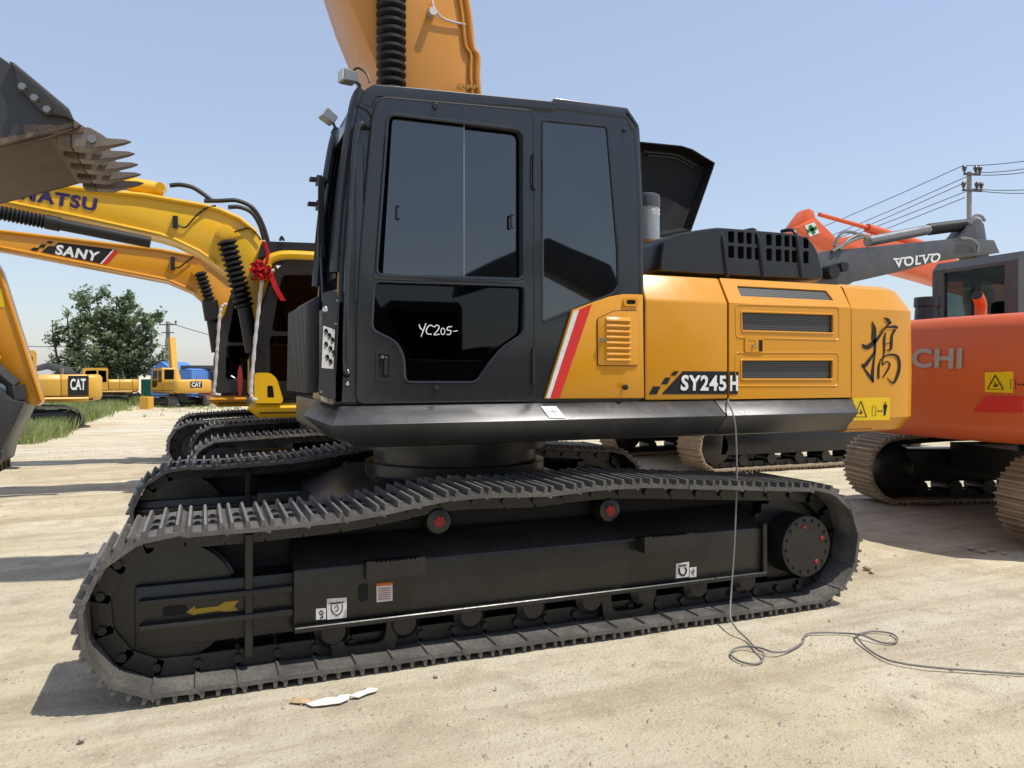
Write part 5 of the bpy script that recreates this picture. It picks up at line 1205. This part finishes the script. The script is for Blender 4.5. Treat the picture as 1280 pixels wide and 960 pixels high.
o, a, b, d, h = boxthing('yellow_box', 'small plain yellow box on the grass beside the green container', 'box', 174, 186, 496, 42, .6, 'far_yellow')
# utility poles and wires
def pole(name, label, base, height, r, arms):
    o = thing(name, label, 'pole', base); mb = MB(); mb.cyl((0, 0, -.05), (0, 0, height), r * 1.25, r, seg=14); O('post', mb, 'concrete', o)
    for z, L_, ins_, ang in arms:
        dv = Vector((math.cos(ang), math.sin(ang), 0)); mb = MB(); mb.tube([dv * -L_ + Vector((0, -r - .04, z)), dv * L_ + Vector((0, -r - .04, z))], .055, 4); ca = O('crossarm', mb, 'roof_grey', o)
        for k in ins_:
            q = dv * (L_ * k) + Vector((0, -r - .04, z)); mb = MB(); mb.cyl(q, q + Vector((0, 0, .34)), .06, seg=10, prof=[(0, .03), (.3, .03), (.35, .08), (.5, .05), (.6, .09), (.8, .09), (1, .04)]); O('insulator', mb, 'dark_grey', ca)
    return o
PZ = 30.0
pb = atZ(1211.5, HY, PZ); pb.z = 0
top_z = H + (HY - 215) / F * PZ
ang = -R(12)
pole('utility_pole', 'tall concrete utility pole with two crossarms behind the dark boom', pb, top_z, .085, [(top_z - .12, .36 * PZ / 30, (-.95, .45, .95), ang), (top_z - .75, .42, (-.9, .5, .95), ang)])
pl2 = atZ(210, HY, 62); pl2.z = 0
pole('utility_pole', 'slim distant utility pole near the beige shed and tree', pl2, H + (HY - 402) / F * 62, .16, [(H + (HY - 406) / F * 62, .7, (-.9, .9), -YAW), (H + (HY - 416) / F * 62, .5, (), -YAW)])
pl3 = atZ(207, HY, 60); pl3.z = 0
pole('lamp_post', 'thin pale lamp post close to the slim distant utility pole', pl3, H + (HY - 424) / F * 60, .05, [])
def wire(px0, py0, Z0, px1, py1, Z1, sag, label, r=.016, grp=None):
    A_, B2 = atZ(px0, py0, Z0), atZ(px1, py1, Z1); pts = []
    for i in range(13):
        t_ = i / 12; pts.append(A_.lerp(B2, t_) - Vector((0, 0, sag * 4 * t_ * (1 - t_))))
    mb = MB(); mb.tube(pts, r, 5); tag(O('overhead_wire', mb, 'wire'), label, 'wire', grp)
WL = 'thin overhead wire from the concrete pole towards the boom with the green cross'
WR = 'thin overhead wire from the concrete pole, running away from the dark boom'
for (a0, b0), (a1, b1), sg in (((1204, 207), (700, 385), .9), ((1208, 221), (700, 400), .9), ((1209, 227), (700, 408), .9), ((1206, 240), (700, 402), .7), ((1206, 247), (700, 412), .7)): wire(a0, b0, 30, a1, b1, 66, sg, WL, grp='overhead wires towards the green cross boom')
for (a0, b0), (a1, b1) in (((1204, 207), (1340, 190)), ((1221, 216), (1340, 198)), ((1228, 219), (1340, 203)), ((1216, 236), (1340, 231)), ((1226, 239), (1340, 236))): wire(a0, b0, 30, a1, b1, 27, .12, WR, grp='overhead wires leaving the concrete pole')
wire(213, 404, 62, 420, 452, 60, .3, 'thin wire running from the slim distant pole past the excavator cabs', .03)
wire(209, 455, 62, 420, 460, 60, .2, 'low thin wire in front of the beige shed', .02)
wire(-120, 425, 62, 209, 432, 62, .3, 'thin wire passing behind the leafy tree', .03)

# ================================================================ grass
def grass(name, label, n, region, hmax, seed):
    random.seed(seed); mb = MB(); k = 0
    while k < n:
        px_, py_ = region(); p = onZ(px_, py_); p = onZ(px_, py_, far_h(p.y)); p.z = far_h(p.y)
        dens = noise.noise(Vector((p.x * .5, p.y * .5, seed)))
        if dens < -.15 and random.random() < .8: k += 1; continue
        for j in range(3):
            c_ = p + Vector((random.gauss(0, .07), random.gauss(0, .07), -.02)); a = random.uniform(0, 6.28); h_ = hmax * random.uniform(.35, 1.0); w_ = random.uniform(.008, .018) * (1.4 if hmax > .2 else 1)
            d_ = Vector((math.cos(a), math.sin(a), 0)); e = Vector((random.gauss(0, .35), random.gauss(0, .35), 1)) * h_
            mb.face([mb.v(c_ - d_ * w_), mb.v(c_ + d_ * w_), mb.v(c_ + e * .6 + d_ * w_ * .7), mb.v(c_ + e)])
        k += 1
    tag(O(name, mb, 'grass_blades', None, 0), label, 'grass', kind='stuff')
def strip_region():
    while True:
        px_, py_ = random.uniform(-60, 190), random.uniform(501, 553)
        # bank of weeds running from the parked machines down to the bucket
        lim = 553 - max(0, (px_ - 30)) * .34
        if py_ < lim + random.gauss(0, 2.0): return px_, py_
grass('roadside_weeds', 'tall green weeds on the bank behind the lowered bucket', 20000, strip_region, .58, 2)
def far_region(): return random.uniform(-80, 300), 497 + abs(random.gauss(0, 6))
grass('yard_grass', 'thin dry grass in front of the distant machines', 9000, far_region, .22, 4)
# loose gravel
mb = MB(); random.seed(9)
for i in range(4200):
    t_ = random.random(); px_, py_ = random.uniform(-40, 1340), 560 + 440 * random.random() ** 1.5
    p = onZ(px_, py_)
    if 3.7 < p.y < 4.5 and -.6 < p.x < 4.1 or 6.45 < p.y < 7.15 and -.6 < p.x < 4.1: continue
    s_ = random.uniform(.003, .009) * (1 + (random.random() < .05) * 1.6) * (1 + max(0, p.y - 6) * .10); z_ = ground_h(p.x, p.y) if (-9 < p.x < 12 and p.y < 17.5) else 0
    vs_ = [mb.v(p + Vector((0, 0, z_)) + Vector((math.cos(a) * s_ * random.uniform(.7, 1.3), math.sin(a) * s_ * random.uniform(.7, 1.3), 0))) for a in (0, 1.3, 2.5, 3.8, 5.0)]
    tp_ = mb.v(p + Vector((random.uniform(-.3, .3) * s_, random.uniform(-.3, .3) * s_, z_ + s_ * .8)))
    for k in range(5): mb.face((vs_[k], vs_[(k + 1) % 5], tp_))
tag(O('gravel', mb, 'stone', None, 0), 'loose grit and small stones scattered over the yard', 'gravel', kind='stuff')
# larger clods near the rear of the tracks
def clod(px_, py_, r_, label, mat='stone'):
    p = onZ(px_, py_); mb = MB(); bmesh.ops.create_icosphere(mb.bm, subdivisions=2, radius=r_)
    for v in mb.bm.verts: v.co *= 1 + .35 * noise.noise(v.co * (2.2 / r_) + Vector((px_, py_, 0))); v.co.z *= .6
    o = tag(O('stone', mb, mat, None, 50), label, 'stone', 'stones lying about the yard'); o.location = p + Vector((0, 0, r_ * .25)); o.rotation_euler = (0, 0, px_)
SL = 'small rough stone lying loose on the sandy yard'
for a, b, r_ in ((1084, 711, .03), (1090, 716, .022), (1213, 686, .03), (1228, 690, .025), (1240, 688, .022), (1255, 692, .026), (545, 846, .012), (102, 925, .016), (620, 860, .009), (1014, 805, .008)): clod(a, b, r_, SL)
# torn paper by the front of the track
def scrap(pts, mat, label, name='paper_scrap', cat='paper'):
    mb = MB(); P = [onZ(a, b) for a, b in pts]; c_ = sum(P, Vector()) / len(P)
    lo_ = [p - c_ + Vector((0, 0, .004 + .012 * abs(noise.noise(p * 9)))) for p in P]; mid = [p * .55 + Vector((0, 0, .012)) for p in lo_]
    V = [mb.v(p) for p in lo_]; W = [mb.v(p) for p in mid]; n = len(V)
    for i in range(n): mb.face((V[i], V[(i + 1) % n], W[(i + 1) % n], W[i]))
    mb.face(W)
    V2 = [mb.v(p - Vector((0, 0, .003))) for p in lo_]
    for i in range(n): mb.face((V[i], V2[i], V2[(i + 1) % n], V[(i + 1) % n]))
    o = tag(O(name, mb, mat, None, 0), label, cat); o.location = c_
scrap([(382, 881), (395, 877), (412, 873), (428, 874), (437, 870), (436, 875), (425, 880), (405, 883), (390, 884)], 'paper', 'torn white paper strip on the ground beside the track')
scrap([(362, 879), (366, 873), (378, 876), (390, 878), (380, 881)], 'cardboard', 'torn brown cardboard piece on the ground beside the white paper', 'cardboard_scrap', 'cardboard')
scrap([(436, 872), (448, 869), (458, 866), (462, 861), (473, 862), (470, 866), (460, 869), (448, 873)], 'paper', 'small crumpled paper tail beyond the torn white strip')
# power cable hanging from the skirt and looping over the ground
cpt = [onY(910, 499, 4.10), onY(911.5, 506, 4.02), onY(917, 520, 3.935), onY(920, 545, 3.925), onY(921, 600, 3.90), onY(918, 680, 3.85), onY(914, 740, 3.80), onY(913, 770, 3.70), onY(920, 785, 3.62)]
gpt = [(934, 800), (946, 813), (954, 820), (953, 827), (943, 831.5), (925, 828), (914, 820), (917, 813), (930, 809.5), (950, 814), (966, 819), (985, 815), (1003, 804), (1006, 796), (1014, 792.5), (1035, 792), (1060, 793), (1078, 798), (1100, 804), (1117, 805), (1122, 799), (1112, 792.5), (1090, 790.5), (1073, 794), (1071, 799), (1082, 810), (1104, 824), (1130, 831), (1165, 835.5), (1200, 838.5), (1280, 844), (1420, 850)]
cpt += [onZ(a, b) + Vector((0, 0, .006 + .012 * (k in (2, 9, 10, 17, 24)) + max(0, ground_h(onZ(a, b).x, onZ(a, b).y)))) for k, (a, b) in enumerate(gpt)]
mb = MB(); mb.tube(smoothpath(cpt, 7), .0055, 8); tag(O('power_cable', mb, 'cable_grey'), 'thin grey power cable hanging from the skirt and looping across the ground', 'cable')
